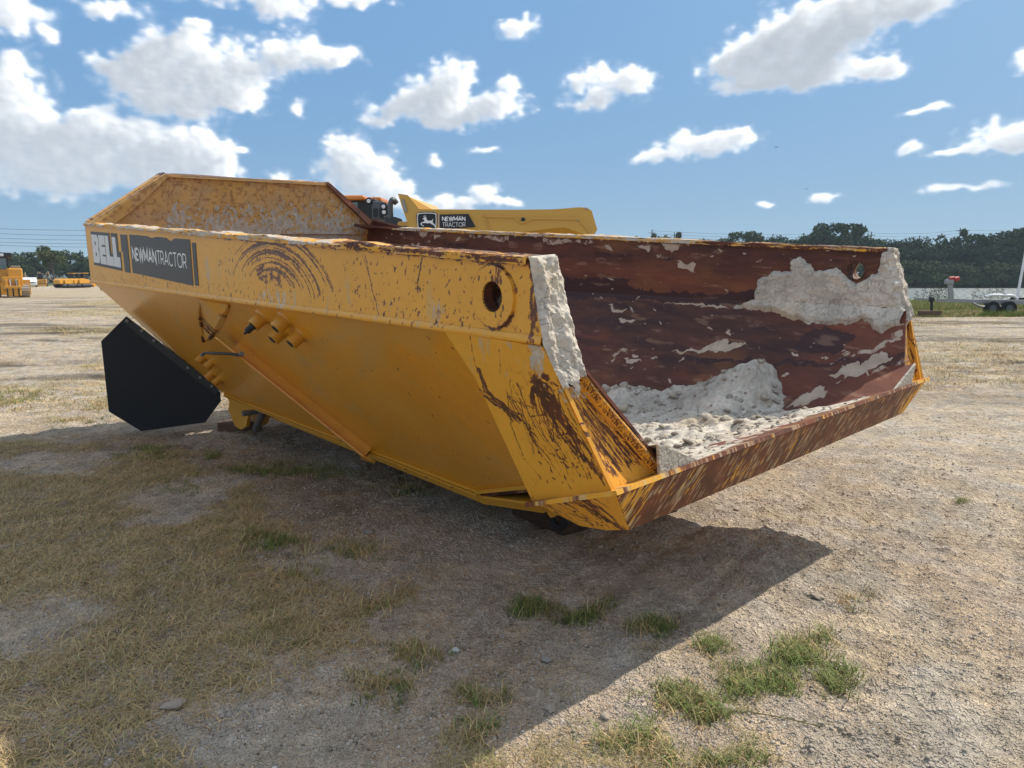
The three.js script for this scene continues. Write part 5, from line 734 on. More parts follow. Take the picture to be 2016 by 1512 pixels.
    g.fillStyle = 'rgb(238,238,236)'; g.beginPath(); const deer = [[100, 262], [150, 232], [188, 226], [196, 196], [186, 170], [158, 166], [150, 156], [176, 140], [196, 138], [186, 112], [166, 96], [172, 92], [194, 106], [190, 78], [198, 78], [204, 108], [212, 132], [222, 128], [222, 96], [214, 66], [222, 66], [232, 98], [236, 126], [252, 120], [250, 132], [240, 142], [250, 160], [268, 190], [310, 206], [356, 200], [384, 196], [398, 162], [408, 164], [404, 202], [398, 226], [408, 258], [440, 290], [470, 340], [452, 350], [420, 310], [376, 288], [340, 262], [300, 262], [262, 266], [226, 258], [196, 256], [150, 256], [128, 276], [140, 300], [186, 326], [178, 340], [124, 312], [104, 288]]; deer.forEach(([x, y], i) => g[i ? 'lineTo' : 'moveTo'](x, y)); g.closePath(); g.fill();
  }, 'black badge with a white leaping deer', [[0.1, 0.02], [0.9, 0.02], [0.98, 0.5], [1, 0.85], [0.86, 1], [0.14, 1], [0, 0.85], [0.02, 0.5]]);
  sticker(866, 422, 937, 452, 768, 320, (g, w, h) => { g.fillStyle = 'rgb(26,30,36)'; g.fillRect(0, 0, w, h); g.strokeStyle = 'rgb(238,238,236)'; const q = 500 / lettersWidth('NEWMAN', 92, 1, 0.2); letters(g, 'NEWMAN', 60, 142, 92, 0.2, q, 0.2); const q2 = 500 / lettersWidth('TRACTOR', 92, 1, 0.18); letters(g, 'TRACTOR', 60, 262, 92, 0.1, q2, 0.18); }, 'black panel lettered NEWMAN TRACTOR', [[0, 0.02], [1, 0.16], [0.8, 1], [0, 0.98]]);
  for (const [a, b] of [[863.5, 864.3], [864.9, 865.6]]) { const p = T(a, 421), q = T(b, 453); part('pinstripe', box(Math.abs(q.x - p.x) + 0.002, p.y - q.y, 0.004, (p.x + q.x) / 2, (p.y + q.y) / 2, 1.594), matWhitePaint, t); }
  // front unit: hood side, cab, guard frame, lamps, air stack
  const B = (u0, v0, u1, v1, z, d, mat, name, r = 0.04) => { const a = T(u0, v0, z), b = T(u1, v1, z); return part(name, box(Math.abs(b.x - a.x), Math.abs(a.y - b.y), d, (a.x + b.x) / 2, (a.y + b.y) / 2, z - d / 2, 0, 0, 0, r), mat, t); };
  B(782, 436, 812, 500, 1.2, 2.2, matDeere, 'front_body');
  sticker(788, 443, 810, 456, 512, 256, (g, w, h) => { g.fillStyle = 'rgb(26,30,36)'; g.fillRect(0, 0, w, h); g.strokeStyle = 'rgb(238,238,236)'; letters(g, 'NEWMAN', -150, 170, 110, 0.2, 0.9, 0.18); }, 'small black panel with part of the word NEWMAN', [[0, 0], [1, 0], [1, 1], [0, 1]], 1.205);
  B(640, 440, 785, 520, 0.6, 1.9, matDeere, 'hood');
  B(672, 392, 740, 470, 0.3, 1.6, matBlack, 'cab'); B(668, 384, 716, 393, 0.5, 1.9, matOrange, 'cab_roof', 0.06); B(716, 388, 750, 396, -0.3, 0.8, matOrange, 'cab_roof_front', 0.04);
  B(680, 398, 705, 432, 0.32, 0.05, matGlass, 'cab_window', 0.01);
  const gd = B(731, 396, 756, 432, 0.9, 0.12, matGreyPaint, 'rear_guard'); B(734, 410, 743, 427, 0.93, 0.04, matBlack, 'guard_mesh', 0.005); B(746, 411, 755, 428, 0.93, 0.04, matBlack, 'guard_mesh', 0.005);
  for (const [u, v] of [[727, 396], [756, 407], [757, 418]]) { const p = T(u, v, 0.95), h = new THREE.CylinderGeometry(0.07, 0.06, 0.1, 16); h.rotateX(Math.PI / 2); h.translate(p.x, p.y, 0.95); const m = part('work_lamp', h, matBlack, t); const gl = new THREE.CylinderGeometry(0.052, 0.052, 0.02, 16); gl.rotateX(Math.PI / 2); gl.translate(p.x, p.y, 1.0); part('lamp_glass', gl, matWhitePaint, m); const ring = new THREE.TorusGeometry(0.085, 0.014, 8, 18); ring.translate(p.x, p.y, 0.96); part('lamp_guard', ring, matBlack, m); }
  const an = T(736, 386, 0.4), ab = T(737, 400, 0.4); part('antenna', rod(ab, an, 0.012, 0.006), matBlack, t);
  const s0 = T(769, 430, 1.0), s1 = T(769, 402, 1.0), s2 = T(774, 395, 1.0); part('air_stack', tube([s0, V(s0.x, mix(s0.y, s1.y, 0.6), s0.z), s1, V(s1.x + 0.04, s2.y + 0.01, s1.z), V(s2.x, s2.y + 0.02, s2.z - 0.1), V(s2.x + 0.06, s2.y - 0.06, s2.z - 0.14)], 0.075, 30, 12), matGreyPaint, t);
  const c0 = T(757, 427, 1.05), c1 = T(786, 447, 1.05); part('air_cleaner', plate([V(c0.x, c0.y, 1.05), V(c0.x, c0.y - 0.5, 1.05), V(c1.x + 0.1, c0.y - 0.5, 1.05), V(c0.x + 0.28, c0.y, 1.05)], 0.7), flatc(0.03, 0.035, 0.04, 0.5), t);
  part('chassis', box(6.4, 0.5, 0.9, -0.4, 1.05, 0), matBlack, t); for (const s of [1, -1]) for (const x of [-4.6, 0.2, 1.9]) wheel(0.85, 0.62, t, x, 0.85, 1.15 * s, matDeere); part('front_frame', box(3.4, 0.8, 1.4, -4.4, 1.25, 0, 0, 0, 0, 0.05), matDeere, t); part('hood_front', box(1.9, 1.1, 1.8, -5.3, 2.0, 0, 0, 0, 0, 0.12), matDeere, t);
}
// crawler bulldozer seen from behind
{
  const Z0 = 58, t = thing('bulldozer', 'yellow crawler bulldozer with ripper and dark cab roof at the yard edge', 'bulldozer'), k = Z0 / FPX, xx = (u) => (u - 22) * k; t.position.set((27 - 1008) * k, groundHeight((27 - 1008) * k, -Z0), -Z0); t.rotation.y = 0.60;
  const y = (v) => (584 - v) * k * 1.02, B = (name, mat, u0, v0, u1, v1, z0, z1, r = 0.05, parent = t) => part(name, box((u1 - u0) * k, y(v0) - y(v1), z0 - z1, xx((u0 + u1) / 2), (y(v0) + y(v1)) / 2, (z0 + z1) / 2, 0, 0, 0, r), mat, parent);
  for (const s of [-1, 1]) { // tracks: grouser plates round the sprockets
    const cx = s * 24 * k, w = 17 * k, tr = part('track_frame', box(w * 0.5, 0.5, 3.6, cx, 0.5, -2.0, 0, 0, 0, 0.1), matBlack, t), path = [];
    for (let i = 0; i < 10; i++) path.push([0.0 + Math.cos(-Math.PI / 2 + i / 9 * Math.PI) * 0.5, 0.52 + Math.sin(-Math.PI / 2 + i / 9 * Math.PI) * 0.5, Math.PI / 2 - i / 9 * Math.PI]); for (let i = 1; i < 14; i++) path.push([-i * 0.28, 1.02, 0]); for (let i = 0; i < 10; i++) path.push([-3.8 - Math.sin(i / 9 * Math.PI) * 0.5, 0.52 + Math.cos(i / 9 * Math.PI) * 0.5, 0]); for (let i = 1; i < 14; i++) path.push([-3.8 + i * 0.28, 0.02, 0]);
    path.forEach(([z, yy], i) => { const [z2, y2] = path[(i + 1) % path.length]; const a = Math.atan2(y2 - yy, z2 - z); part('track_shoe', box(w, 0.05, 0.2, cx, yy, z, -a), i % 3 ? matDust : matAlu, tr); });
  }
  B('rear_body', matCat, 12, 545, 45, 572, 0.4, -1.4); B('fuel_tank', matCat, 22, 529, 46, 549, 0.2, -1.0, 0.12); B('tank_cap', matDust, 28, 524, 43, 529, 0, -0.5, 0.03); B('body', matCat, -2, 532, 44, 556, -0.9, -4.6, 0.1); B('hood', matCat, 6, 527, 34, 545, -3.2, -5.4, 0.1);
  B('cab_roof', matBlack, -10, 499, 31, 508, -0.6, -2.8, 0.08); B('roof_label', matWhitePaint, 12, 501, 18, 506, -0.56, -0.6, 0.01);
  for (const u of [-8, 22]) for (const z of [-0.8, -2.6]) B('cab_post', matBlack, u, 508, u + 2.5, 532, z, z - 0.12, 0.02);
  B('cab_glass', matGlass, -5, 508.5, 21, 531, -0.9, -2.5, 0.03); B('seat', matBlack, 4, 520, 14, 531, -1.2, -1.7, 0.08);
  B('ripper_beam', matCat, 14, 562, 42, 568, 1.3, 1.0, 0.04); B('ripper_frame', matCat, 16, 550, 20, 568, 1.2, 0.2, 0.04); B('ripper_frame', matCat, 36, 550, 40, 568, 1.2, 0.2, 0.04); B('ripper_box', matCat, 17, 566, 41, 581, 1.25, 0.8, 0.08);
  for (const u of [24, 34]) part('lift_cylinder', rod(V(xx(u), y(550), 0.35), V(xx(u + 1), y(564), 1.1), 0.07, 0.05), matChrome, t); for (const u of [19, 28, 37]) part('ripper_shank', box(0.09, 0.7, 0.2, xx(u), 0.4, 1.2, 0.2), matBlack, t);
  part('blade', box(3.0, 1.3, 0.2, 0, 0.75, -5.9, -0.15), matCat, t); part('exhaust', rod(V(xx(10), y(527), -4), V(xx(10), y(510), -4), 0.07), matBlack, t);
}
// white sedan seen from the front
{
  const t = thing('sedan', 'white sedan facing the yard beside the bulldozer', 'car'), Z0 = 112, X = (68.5 - 1008) / FPX * Z0; t.position.set(X, groundHeight(X, -Z0), -Z0); t.rotation.y = 0.6;
  const sh = new THREE.Shape(); [[0, 0.35], [0.02, 0.75], [0.2, 0.86], [1.35, 0.98], [2.1, 1.42], [3.4, 1.44], [4.1, 1.05], [5.1, 0.98], [5.25, 0.7], [5.2, 0.35]].forEach(([a, b], i) => sh[i ? 'lineTo' : 'moveTo'](-a, b)); const g = new THREE.ExtrudeGeometry(sh, { depth: 1.66, bevelEnabled: true, bevelSize: 0.08, bevelThickness: 0.1, bevelSegments: 2 }); g.rotateY(-Math.PI / 2); g.translate(0.83, 0, 0);
  part('car_body', g, matWhitePaint, t); part('windscreen', plate([V(-0.74, 1.0, -1.22), V(0.74, 1.0, -1.22), V(0.62, 1.37, -1.92), V(-0.62, 1.37, -1.92)], 0.02), matGlass, t); part('grille', box(0.95, 0.14, 0.05, 0, 0.68, 0.1, 0, 0, 0, 0.02), matBlack, t); part('bumper', box(1.8, 0.16, 0.16, 0, 0.45, 0.1, 0, 0, 0, 0.06), matWhitePaint, t);
  for (const s of [1, -1]) { part('headlight', box(0.34, 0.14, 0.06, 0.65 * s, 0.7, 0.09, 0, 0, 0, 0.03), matChrome, t); part('mirror', box(0.2, 0.12, 0.1, 1.02 * s, 1.05, -1.5, 0, 0, 0, 0.04), matWhitePaint, t); for (const z of [-0.95, -4.1]) { const w = new THREE.CylinderGeometry(0.34, 0.34, 0.22, 20); w.rotateZ(Math.PI / 2); w.translate(0.82 * s, 0.34, z); part('wheel', w, matTyre, t); } }
}
// small excavators beyond the car
function excavator(u, Z0, turn, s, label) {
  const t = thing('mini_excavator', label, 'excavator', 'small excavators beyond the yard'), X = (u - 1008) / FPX * Z0; t.position.set(X, groundHeight(X, -Z0), -Z0); t.rotation.y = turn; t.scale.setScalar(s);
  for (const q of [1, -1]) { const c = new THREE.CapsuleGeometry(0.3, 1.6, 4, 10); c.rotateX(Math.PI / 2); c.scale(0.75, 1, 1); c.translate(0.75 * q, 0.3, 0); part('track', c, matBlack, t); }
  part('house', box(1.5, 0.9, 1.7, 0, 1.05, -0.2, 0, 0, 0, 0.12), matCat, t); part('cab', box(0.9, 1.3, 1.0, -0.3, 2.0, 0.1, 0, 0, 0, 0.1), matBlack, t); part('canopy', box(1.0, 0.08, 1.15, -0.3, 2.68, 0.1, 0, 0, 0, 0.03), matDust, t);
  part('boom', merge([rod(V(0.4, 1.1, 0.6), V(0.9, 2.6, 1.6), 0.14, 0.12), rod(V(0.9, 2.6, 1.6), V(1.3, 3.0, 2.2), 0.12, 0.11)]), matDust, t); part('stick', rod(V(1.3, 3.0, 2.2), V(1.7, 1.4, 2.7), 0.11, 0.08), matDust, t); part('bucket', box(0.7, 0.5, 0.5, 1.75, 1.1, 2.6, 0.4, 0, 0, 0.1), matBlack, t); part('blade', box(1.7, 0.35, 0.12, 0, 0.3, 1.4), matCat, t);
}
excavator(93, 120, 0.5, 0.8, 'small yellow excavator with raised arm between the car and the pale tree'); excavator(76, 126, 0.55, 0.8, 'small dusty excavator half hidden behind the white sedan'); excavator(57, 124, 0.2, 0.75, 'small dusty excavator half hidden behind the bulldozer');
// row of low yellow rollers
{
  const rows = [[133, 103, 'padfoot roller at the open end of the row of low yellow machines'], [143, 103.6, 'low yellow roller second along the row from the car'], [152, 104.4, 'low yellow roller in the middle of the row beside the dump body'], [161, 105, 'low yellow roller with a canopy in the row beside the dump body'], [171, 105.6, 'low yellow roller partly hidden by the front corner of the dump body']];
  rows.forEach(([u, Z0, label], i) => { const t = thing('compact_loader', label.replace('padfoot roller', 'compact yellow loader').replace(/roller/g, 'loader'), 'loader', 'row of low yellow loaders'), X = (u - 1008) / FPX * Z0; t.position.set(X, groundHeight(X, -Z0), -Z0); t.rotation.y = -0.25; t.scale.setScalar(0.86);
    for (const q of [1, -1]) { const c = new THREE.CapsuleGeometry(0.34, 1.5, 4, 10); c.rotateX(Math.PI / 2); c.translate(0.72 * q, 0.38, 0); part('track', c, matBlack, t); }
    const sh = new THREE.Shape(); [[-1.2, 0.75], [1.2, 0.75], [1.25, 1.1], [0.6, 1.35], [-0.7, 1.55], [-1.25, 1.3]].forEach(([a, b], k) => sh[k ? 'lineTo' : 'moveTo'](a, b)); const g = new THREE.ExtrudeGeometry(sh, { depth: 1.3, bevelEnabled: true, bevelSize: 0.05, bevelThickness: 0.05, bevelSegments: 2 }); g.rotateY(Math.PI / 2); g.translate(-0.65, 0, 0); part('body', g, matCat, t); part('engine_cover', box(0.9, 0.06, 0.7, 0, 1.5, 0.4, 0.15, 0, 0, 0.02), matBlack, t);
    if (i > 1) { part('cab', box(1.0, 1.0, 1.0, 0, 1.9, -0.2, 0, 0, 0, 0.06), matBlack, t); part('canopy', box(1.15, 0.1, 1.3, 0, 2.45, -0.2, 0, 0, 0, 0.03), i % 2 ? matDust : matCat, t); } else part('lift_arm', rod(V(0.5, 1.4, 0.8), V(0.5, 0.6, -1.6), 0.1, 0.08), matBlack, t);
    part('bucket', box(1.7, 0.5, 0.6, 0, 0.4, -1.7, 0.2, 0, 0, 0.08), matCat, t); });
}
// boat trailer with winch post on the bank
{
  const Z0 = 31.5, at = (u, v, z = Z0) => { const d = rayOf(u, v); return d.multiplyScalar(z / -d.z).add(V(0, EYE, 0)); };
  const t = thing('boat_trailer', 'grey aluminium boat trailer with winch post on the grassy bank', 'trailer'), o = at(1815, 590); t.position.set(o.x, 0, -Z0); const L = (u, v, z = 0) => at(u, v, Z0 - z).sub(V(o.x, 0, -Z0));
  const bar = (a, b, h, d) => { const v = b.clone().sub(a), g = box(v.length(), h, d, 0, 0, 0, 0, 0, 0, 0.01); g.applyQuaternion(new THREE.Quaternion().setFromUnitVectors(V(1, 0, 0), v.clone().normalize())); const m = a.clone().add(b).multiplyScalar(0.5); g.translate(m.x, m.y, m.z); return g; };
  part('tongue', bar(L(1845, 590.5), L(1925, 593), 0.16, 0.12), matAlu, t); part('coupler', bar(L(1801, 587.5), L(1835, 590), 0.10, 0.1), matAlu, t); part('side_beam', bar(L(1915, 593), L(2160, 598), 0.19, 0.09), matAlu, t); part('side_beam', bar(L(1915, 592, -1.6), L(2160, 596, -1.6), 0.19, 0.09), matAlu, t);
  for (const u of [1930, 2010, 2090]) part('crossmember', bar(L(u, 596), L(u, 594, -1.6), 0.1, 0.08), matAlu, t);
  part('jack', rod(L(1834, 620), L(1834, 586), 0.05, 0.06), matBlack, t); part('jack_head', box(0.2, 0.2, 0.2, L(1833, 589).x, L(1833, 589).y, 0.02, 0, 0, 0, 0.03), matBlack, t); part('jack_crank', rod(L(1834, 580), L(1843, 583), 0.018), matAlu, t);
  const p = part('winch_post', merge([bar(L(1873, 588), L(1870, 557), 0.2, 0.1)]), matAlu, t); part('winch', box(0.34, 0.2, 0.2, L(1868, 555).x, L(1868, 555).y, 0.02, 0, 0, 0, 0.04), matAlu, p); part('winch_bracket', bar(L(1860, 558), L(1868, 548), 0.06, 0.08), matAlu, p);
  const rl = (u, v, r) => { const c = L(u, v), g = new THREE.CylinderGeometry(r, r * 0.8, 0.22, 14); g.rotateZ(Math.PI / 2 + 0.2); g.translate(c.x, c.y, c.z + 0.02); return g; }; const mr = flatc(0.45, 0.04, 0.035, 0.5); part('bow_roller', rl(1873, 548, 0.09), mr, p, 'red rubber bow roller'); part('bow_roller', rl(1882, 549, 0.11), mr, p, 'red rubber bow roller');
  // fender, wheels, bunk, guide pole
  for (const z of [0.25, -1.85]) { part('leaf_spring', tube([L(1915, 597, z), L(1935, 604, z), L(1958, 598, z), L(1975, 605, z), L(1998, 598, z)], 0.045, 30, 6), matAlu, t); for (const u of [1952, 1985]) { const c = L(u, 606, z), g = new THREE.CylinderGeometry(0.32, 0.32, 0.2, 22); g.rotateX(Math.PI / 2); g.translate(c.x, 0.32, c.z); const w = part('wheel', g, matTyre, t); const h = new THREE.CylinderGeometry(0.16, 0.14, 0.22, 16); h.rotateX(Math.PI / 2); h.translate(c.x, 0.32, c.z); part('hub', h, matGreyPaint, w); } }
  part('fender', tube([L(1940, 585, 0.3), L(1950, 581.5, 0.3), L(1975, 581.5, 0.3), L(1995, 583, 0.3), L(2003, 588, 0.3)], 0.06, 30, 8), matWhitePaint, t); part('guide_pole', rod(L(2002, 590, -0.4), L(2024, 470, -0.4), 0.06, 0.05), matWhitePaint, t); part('bunk_board', bar(L(1990, 588, -0.5), L(2150, 590, -0.5), 0.12, 0.12), matBlack, t);
  const b = onGround(1830, 623); timber(0.88, 0.26, 0.3, matWood, b.x, b.z, 0.03, 'weathered grey timber baulk under the trailer jack', 0.03);
}

// ------------------------------------------------------------------ grass, stones and litter on the ground
function blades(n, len, spread, lie, wid) { // one clump of bent blades
  const pos = [], col = [];
  for (let i = 0; i < n; i++) {
    const a = rr(0, 6.283), l = len * rr(0.45, 1.15), out = lie * rr(0.4, 1.2), x0 = rr(-1, 1) * spread, z0 = rr(-1, 1) * spread, w = wid * rr(0.6, 1.2), dx = Math.cos(a), dz = Math.sin(a), k = rr(0.72, 1.3), kr = k * rr(0.9, 1.15), kb = rr(-0.4, 0.4);
    let px = x0, py = -0.004, pz = z0, prev = null, e = Math.PI / 2 * (1 - out * 0.5), tw = a + Math.PI / 2;
    for (let s = 0; s <= 3; s++) {
      const ww = w * (1 - s / 3.05), q = [px + Math.cos(tw) * ww, py, pz + Math.sin(tw) * ww, px - Math.cos(tw) * ww, py, pz - Math.sin(tw) * ww];
      if (prev) { const [a0, a1, a2, b0, b1, b2] = prev, [c0, c1, c2, d0, d1, d2] = q; pos.push(a0, a1, a2, b0, b1, b2, c0, c1, c2, b0, b1, b2, d0, d1, d2, c0, c1, c2); for (let t = 0; t < 6; t++) col.push(kr, k, k * 0.85); }
      prev = q; const st = l / 3; px += dx * Math.cos(e) * st; pz += dz * Math.cos(e) * st; py = Math.max(0.001, py + Math.sin(e) * st); e -= out * 0.55; tw += kb * 0.4;
    }
  }
  const g = new THREE.BufferGeometry(); g.setAttribute('position', new THREE.Float32BufferAttribute(pos, 3)); g.setAttribute('color', new THREE.Float32BufferAttribute(col, 3)); g.computeVertexNormals(); return g;
}
function scatter(name, label, geo, mat, list, category) { // list of [x, z, scale, height factor, tint rgb]
  const m = new THREE.InstancedMesh(geo, mat, list.length), M = new THREE.Matrix4(), Q = new THREE.Quaternion(), C = new THREE.Color();
  list.forEach(([x, z, s, h, c, tilt = 0], i) => { Q.setFromEuler(new THREE.Euler(rr(-tilt, tilt), rr(0, 6.283), rr(-tilt, tilt))); M.compose(V(x, groundHeight(x, z), z), Q, V(s, s * h, s)); m.setMatrixAt(i, M); m.setColorAt(i, C.setRGB(...c)); });
  m.name = numbered(name); shadow(m); tag(m, label, category, null, 'stuff'); scene.add(m); return m;
}
const matGrass = std({ roughness: 0.8, vertexColors: true }), mStone = std({ roughness: 0.95 });
{
  const inPoly = (P, x, y) => { let c = false; for (let i = 0, j = P.length - 1; i < P.length; j = i++) if ((P[i].z > y) !== (P[j].z > y) && x < (P[j].x - P[i].x) * (y - P[i].z) / (P[j].z - P[i].z) + P[i].x) c = !c; return c; };
  const straw = () => { const k = rr(0.75, 1.25); return [0.50 * k, 0.365 * k, 0.205 * k]; }, olive = () => { const k = rr(0.75, 1.2); return [0.27 * k, 0.255 * k, 0.10 * k]; }, green = () => { const k = rr(0.75, 1.25); return [0.16 * k, 0.21 * k, 0.055 * k]; };
  const dryClump = blades(16, 0.085, 0.055, 1.25, 0.0024), dryClump2 = blades(9, 0.12, 0.06, 1.5, 0.0022), greenClump = blades(15, 0.085, 0.045, 1.0, 0.0026), tall = blades(14, 0.5, 0.12, 0.5, 0.008);
  // dry mat in the shade on the left
  const P = [[-900, 840], [0, 868], [200, 880], [330, 905], [430, 965], [520, 1040], [640, 1120], [690, 1200], [700, 1290], [800, 1400], [900, 1520], [960, 1700], [-2500, 1700]].map(([u, v]) => onGround(u, v));
  const dry = [], dry2 = [];
  for (let i = 0; i < 60000 && dry.length < 17000; i++) { const x = rr(-7.5, 0.4), z = rr(-8.2, -1.4); if (!inPoly(P, x + (fbm(x * 2, z * 2, 3) - 0.5) * 1.2, z + (fbm(x * 2 + 40, z * 2, 3) - 0.5) * 1.2)) continue; const d = fbm(x * 1.3 + 3, z * 1.3 + 8, 4), bare = sm(0.36, 0.50, d); if (rnd() > bare) continue; const c = rnd() < 0.88 ? straw() : olive(); (rnd() < 0.6 ? dry : dry2).push([x, z, rr(0.5, 1.2), rr(0.35, 0.8), c]); }
  // thin dead wisps further out
  for (let i = 0; i < 2600; i++) { const x = rr(-3.2, 1.6), z = rr(-7, -1.9); if (sm(0.52, 0.66, fbm(x * 1.7 + 20, z * 1.7 + 3, 3)) < rnd() || x > 0.9) continue; dry2.push([x, z, rr(0.35, 0.8), 0.7, rnd() < 0.7 ? straw() : olive()]); }
  for (let i = 0; i < 330; i++) { const u = rr(850, 1560), v = 1512 - 70 * rnd() ** 1.6, p = onGround(u, v); if (fbm(p.x * 3, p.z * 3 + 9, 3) < 0.46) continue; dry2.push([p.x, p.z, rr(0.4, 0.8), 0.8, rnd() < 0.55 ? straw() : olive()]); }
  // dry turf on the far yard
  for (let i = 0; i < 14000; i++) { const Z = 8.5 * Math.exp(rnd() * 1.9), x = rr(-0.85, 0.85) * Z, q = fbm(x * 0.22 + 70, -Z * 0.35 + 3, 3); if (q < 0.53 || (x / Z > -0.25 && x / Z < 0.5)) continue; dry.push([x, -Z, rr(1.2, 2.6) * (Z / 12) ** 0.4, 0.8, rnd() < 0.75 ? straw() : olive()]); }
  scatter('dry_grass', 'matted dry straw coloured grass over the shaded ground', dryClump, matGrass, dry, 'grass'); scatter('dry_grass', 'thin dead grass wisps between the tufts and bare sand', dryClump2, matGrass, dry2, 'grass');
  // green tufts where the photograph shows them: pixel centre, half width, half height, count
  const gl = [];
  for (const [u, v, a, b, n, dryness = 0.1] of [[590, 925, 105, 14, 420], [500, 925, 35, 10, 90], [300, 893, 45, 12, 190], [245, 905, 30, 10, 60, 0.3], [420, 903, 14, 8, 70], [545, 1072, 60, 18, 260, 0.3], [490, 1055, 30, 12, 90, 0.3], [800, 960, 50, 14, 120, 0.4], [1045, 1194, 36, 16, 190], [1145, 1208, 46, 14, 200, 0.15], [1285, 1224, 34, 16, 180], [1180, 1190, 30, 10, 40], [1405, 1265, 34, 16, 90, 0.2], [1475, 1335, 75, 34, 420, 0.12], [1570, 1290, 46, 28, 280, 0.05], [1590, 1255, 50, 14, 90, 0.3], [1640, 1333, 34, 22, 220, 0.05], [1335, 1370, 50, 26, 170, 0.25], [1390, 1395, 50, 20, 140, 0.2], [1255, 1455, 60, 30, 150, 0.35], [1430, 1492, 60, 22, 130, 0.4], [1310, 1480, 40, 26, 40, 0.5], [1545, 1340, 20, 10, 40, 0.4], [700, 1085, 60, 14, 110, 0.5], [720, 1200, 40, 20, 70, 0.5], [950, 1370, 46, 30, 130, 0.6], [820, 1290, 60, 26, 120, 0.6], [930, 1440, 40, 26, 90, 0.6], [1180, 1460, 30, 16, 40, 0.5], [1895, 985, 14, 5, 24], [45, 780, 50, 12, 260, 0.1], [15, 790, 40, 10, 150, 0.1], [205, 800, 50, 14, 150, 0.6], [150, 830, 70, 10, 150, 0.7], [600, 1130, 40, 16, 60, 0.3], [660, 1070, 30, 10, 40, 0.3], [1700, 1180, 40, 30, 30, 0.4], [1240, 1238, 18, 6, 30, 0.5], [760, 1350, 60, 30, 120, 0.6], [350, 960, 60, 14, 60, 0.3], [560, 1240, 80, 40, 60, 0.3]]) {
    for (let i = 0; i < n; i++) { if (rnd() < 0.68) continue; const r = Math.sqrt(-Math.log(1 - rnd() * 0.985)) * 0.82, t = rnd() * 6.283, p = onGround(u + a * r * Math.cos(t), v + b * r * Math.sin(t)); const c = rnd() < dryness ? straw() : rnd() < 0.35 ? olive() : green(); gl.push([p.x, p.z, rr(0.4, 1.15) * (v < 900 ? 1.2 : 1), rr(0.8, 1.2), c]); }
  }
  scatter('green_grass', 'small green grass tufts growing through the sand', greenClump, matGrass, gl, 'grass');
  // long grass and weeds on the bank of the lake
  const bank = [];
  for (let i = 0; i < 11000; i++) { const Z = rr(29.8, 47), u = rr(1500, 2150), x = (u - 1008) / FPX * Z; const c = rnd(); bank.push([x, -Z, rr(0.35, 0.9) * (Z > 36 ? 1.15 : 0.6), rr(0.6, 1.1), c < 0.25 * sm(36, 31, Z) + 0.08 ? straw() : c < 0.5 ? olive() : [0.15, 0.21, 0.045]]); }
  for (let i = 0; i < 420; i++) { const Z = rr(30.2, 31.1), x = (rr(1925, 2060) - 1008) / FPX * Z; bank.push([x, -Z, rr(0.45, 0.8), rr(0.8, 1.2), rnd() < 0.3 ? olive() : [0.15, 0.21, 0.045]]); }
  scatter('bank_grass', 'long green and straw grass along the lake bank', tall, matGrass, bank, 'grass');
  const weed = blades(16, 1.25, 0.18, 0.3, 0.016), leafy = foliage(Array.from({ length: 7 }, (_, i) => [rr(-0.2, 0.2), 0.5 + i * 0.12, rr(-0.2, 0.2), 0.18, 0.12]), 130, 0.05);
  let wn = 0; for (const [u, Z, s] of [[1836, 44, 0.9], [1845, 45, 0.95], [1815, 44, 0.8], [1828, 46, 0.85], [1857, 45, 0.7], [1950, 45, 0.8], [1941, 46, 0.7], [1963, 46, 0.75], [1912, 47, 0.75], [1800, 45, 0.6], [1925, 46, 0.55]]) { const x = (u - 1008) / FPX * Z, t = thing('weed', 'tall stalky weed on the bank in front of the lake', 'plant', 'tall weeds on the bank'); t.position.set(x, groundHeight(x, -Z), -Z); t.scale.setScalar(s * 1.05); t.rotation.y = rr(0, 6); part('stalks', weed, std({ color: new THREE.Color().setRGB(0.13, 0.15, 0.05), vertexColors: true, roughness: 0.9 }), t); part('leaves', leafy, leafMats[3], t); wn++; }
  // gravel and crumbs
  const lump = (k, o) => { const q = mergeVertices(new THREE.IcosahedronGeometry(1, o).deleteAttribute('uv').deleteAttribute('normal')), p = q.attributes.position; for (let i = 0; i < p.count; i++) { const v = V().fromBufferAttribute(p, i), f = 0.55 + 0.75 * fbm(v.x * 1.3 + k * 7, v.y * 1.3 + v.z * 1.7 + k, 3) + (o > 2 ? 0.5 * (fbm(v.x * 4 + k, v.z * 4 + v.y * 3, 3) - 0.5) : 0); p.setXYZ(i, v.x * f, v.y * f * 0.62, v.z * f * 0.9); } q.computeVertexNormals(); return q; };
  const cr = [], pb = [];
  for (let i = 0; i < 95000; i++) { const Z = 1.9 * Math.exp(rnd() * 1.5), x = rr(-0.75, 0.75) * Z, w = fbm(x * 1.1 + 60, -Z * 1.1, 3); if (rnd() > 0.25 + 1.2 * sm(0.4, 0.6, w)) continue; const s = 0.0022 + 0.008 * rnd() ** 5, k = rr(0.75, 1.08); cr.push([x, -Z, s * (Z > 4 ? 1.2 : 1), 1, [0.43 * k, 0.365 * k, 0.29 * k], 0.6]); }
  for (let i = 0; i < 2600; i++) { const Z = 1.9 * Math.exp(rnd() * 1.5), x = rr(-0.75, 0.75) * Z, k = rr(0.6, 1.0); pb.push([x, -Z, 0.003 + 0.004 * rnd() ** 2, 1, rnd() < 0.5 ? [0.68 * k, 0.65 * k, 0.60 * k] : [0.24 * k, 0.19 * k, 0.15 * k], 0.6]); }
  scatter('sand_crumbs', 'fine crumbs of dry sand over the yard', lump(1, 1), mStone, cr, 'gravel'); scatter('pebbles', 'tiny pale shell bits and dark pebbles in the sand', lump(2, 1), mStone, pb, 'gravel');
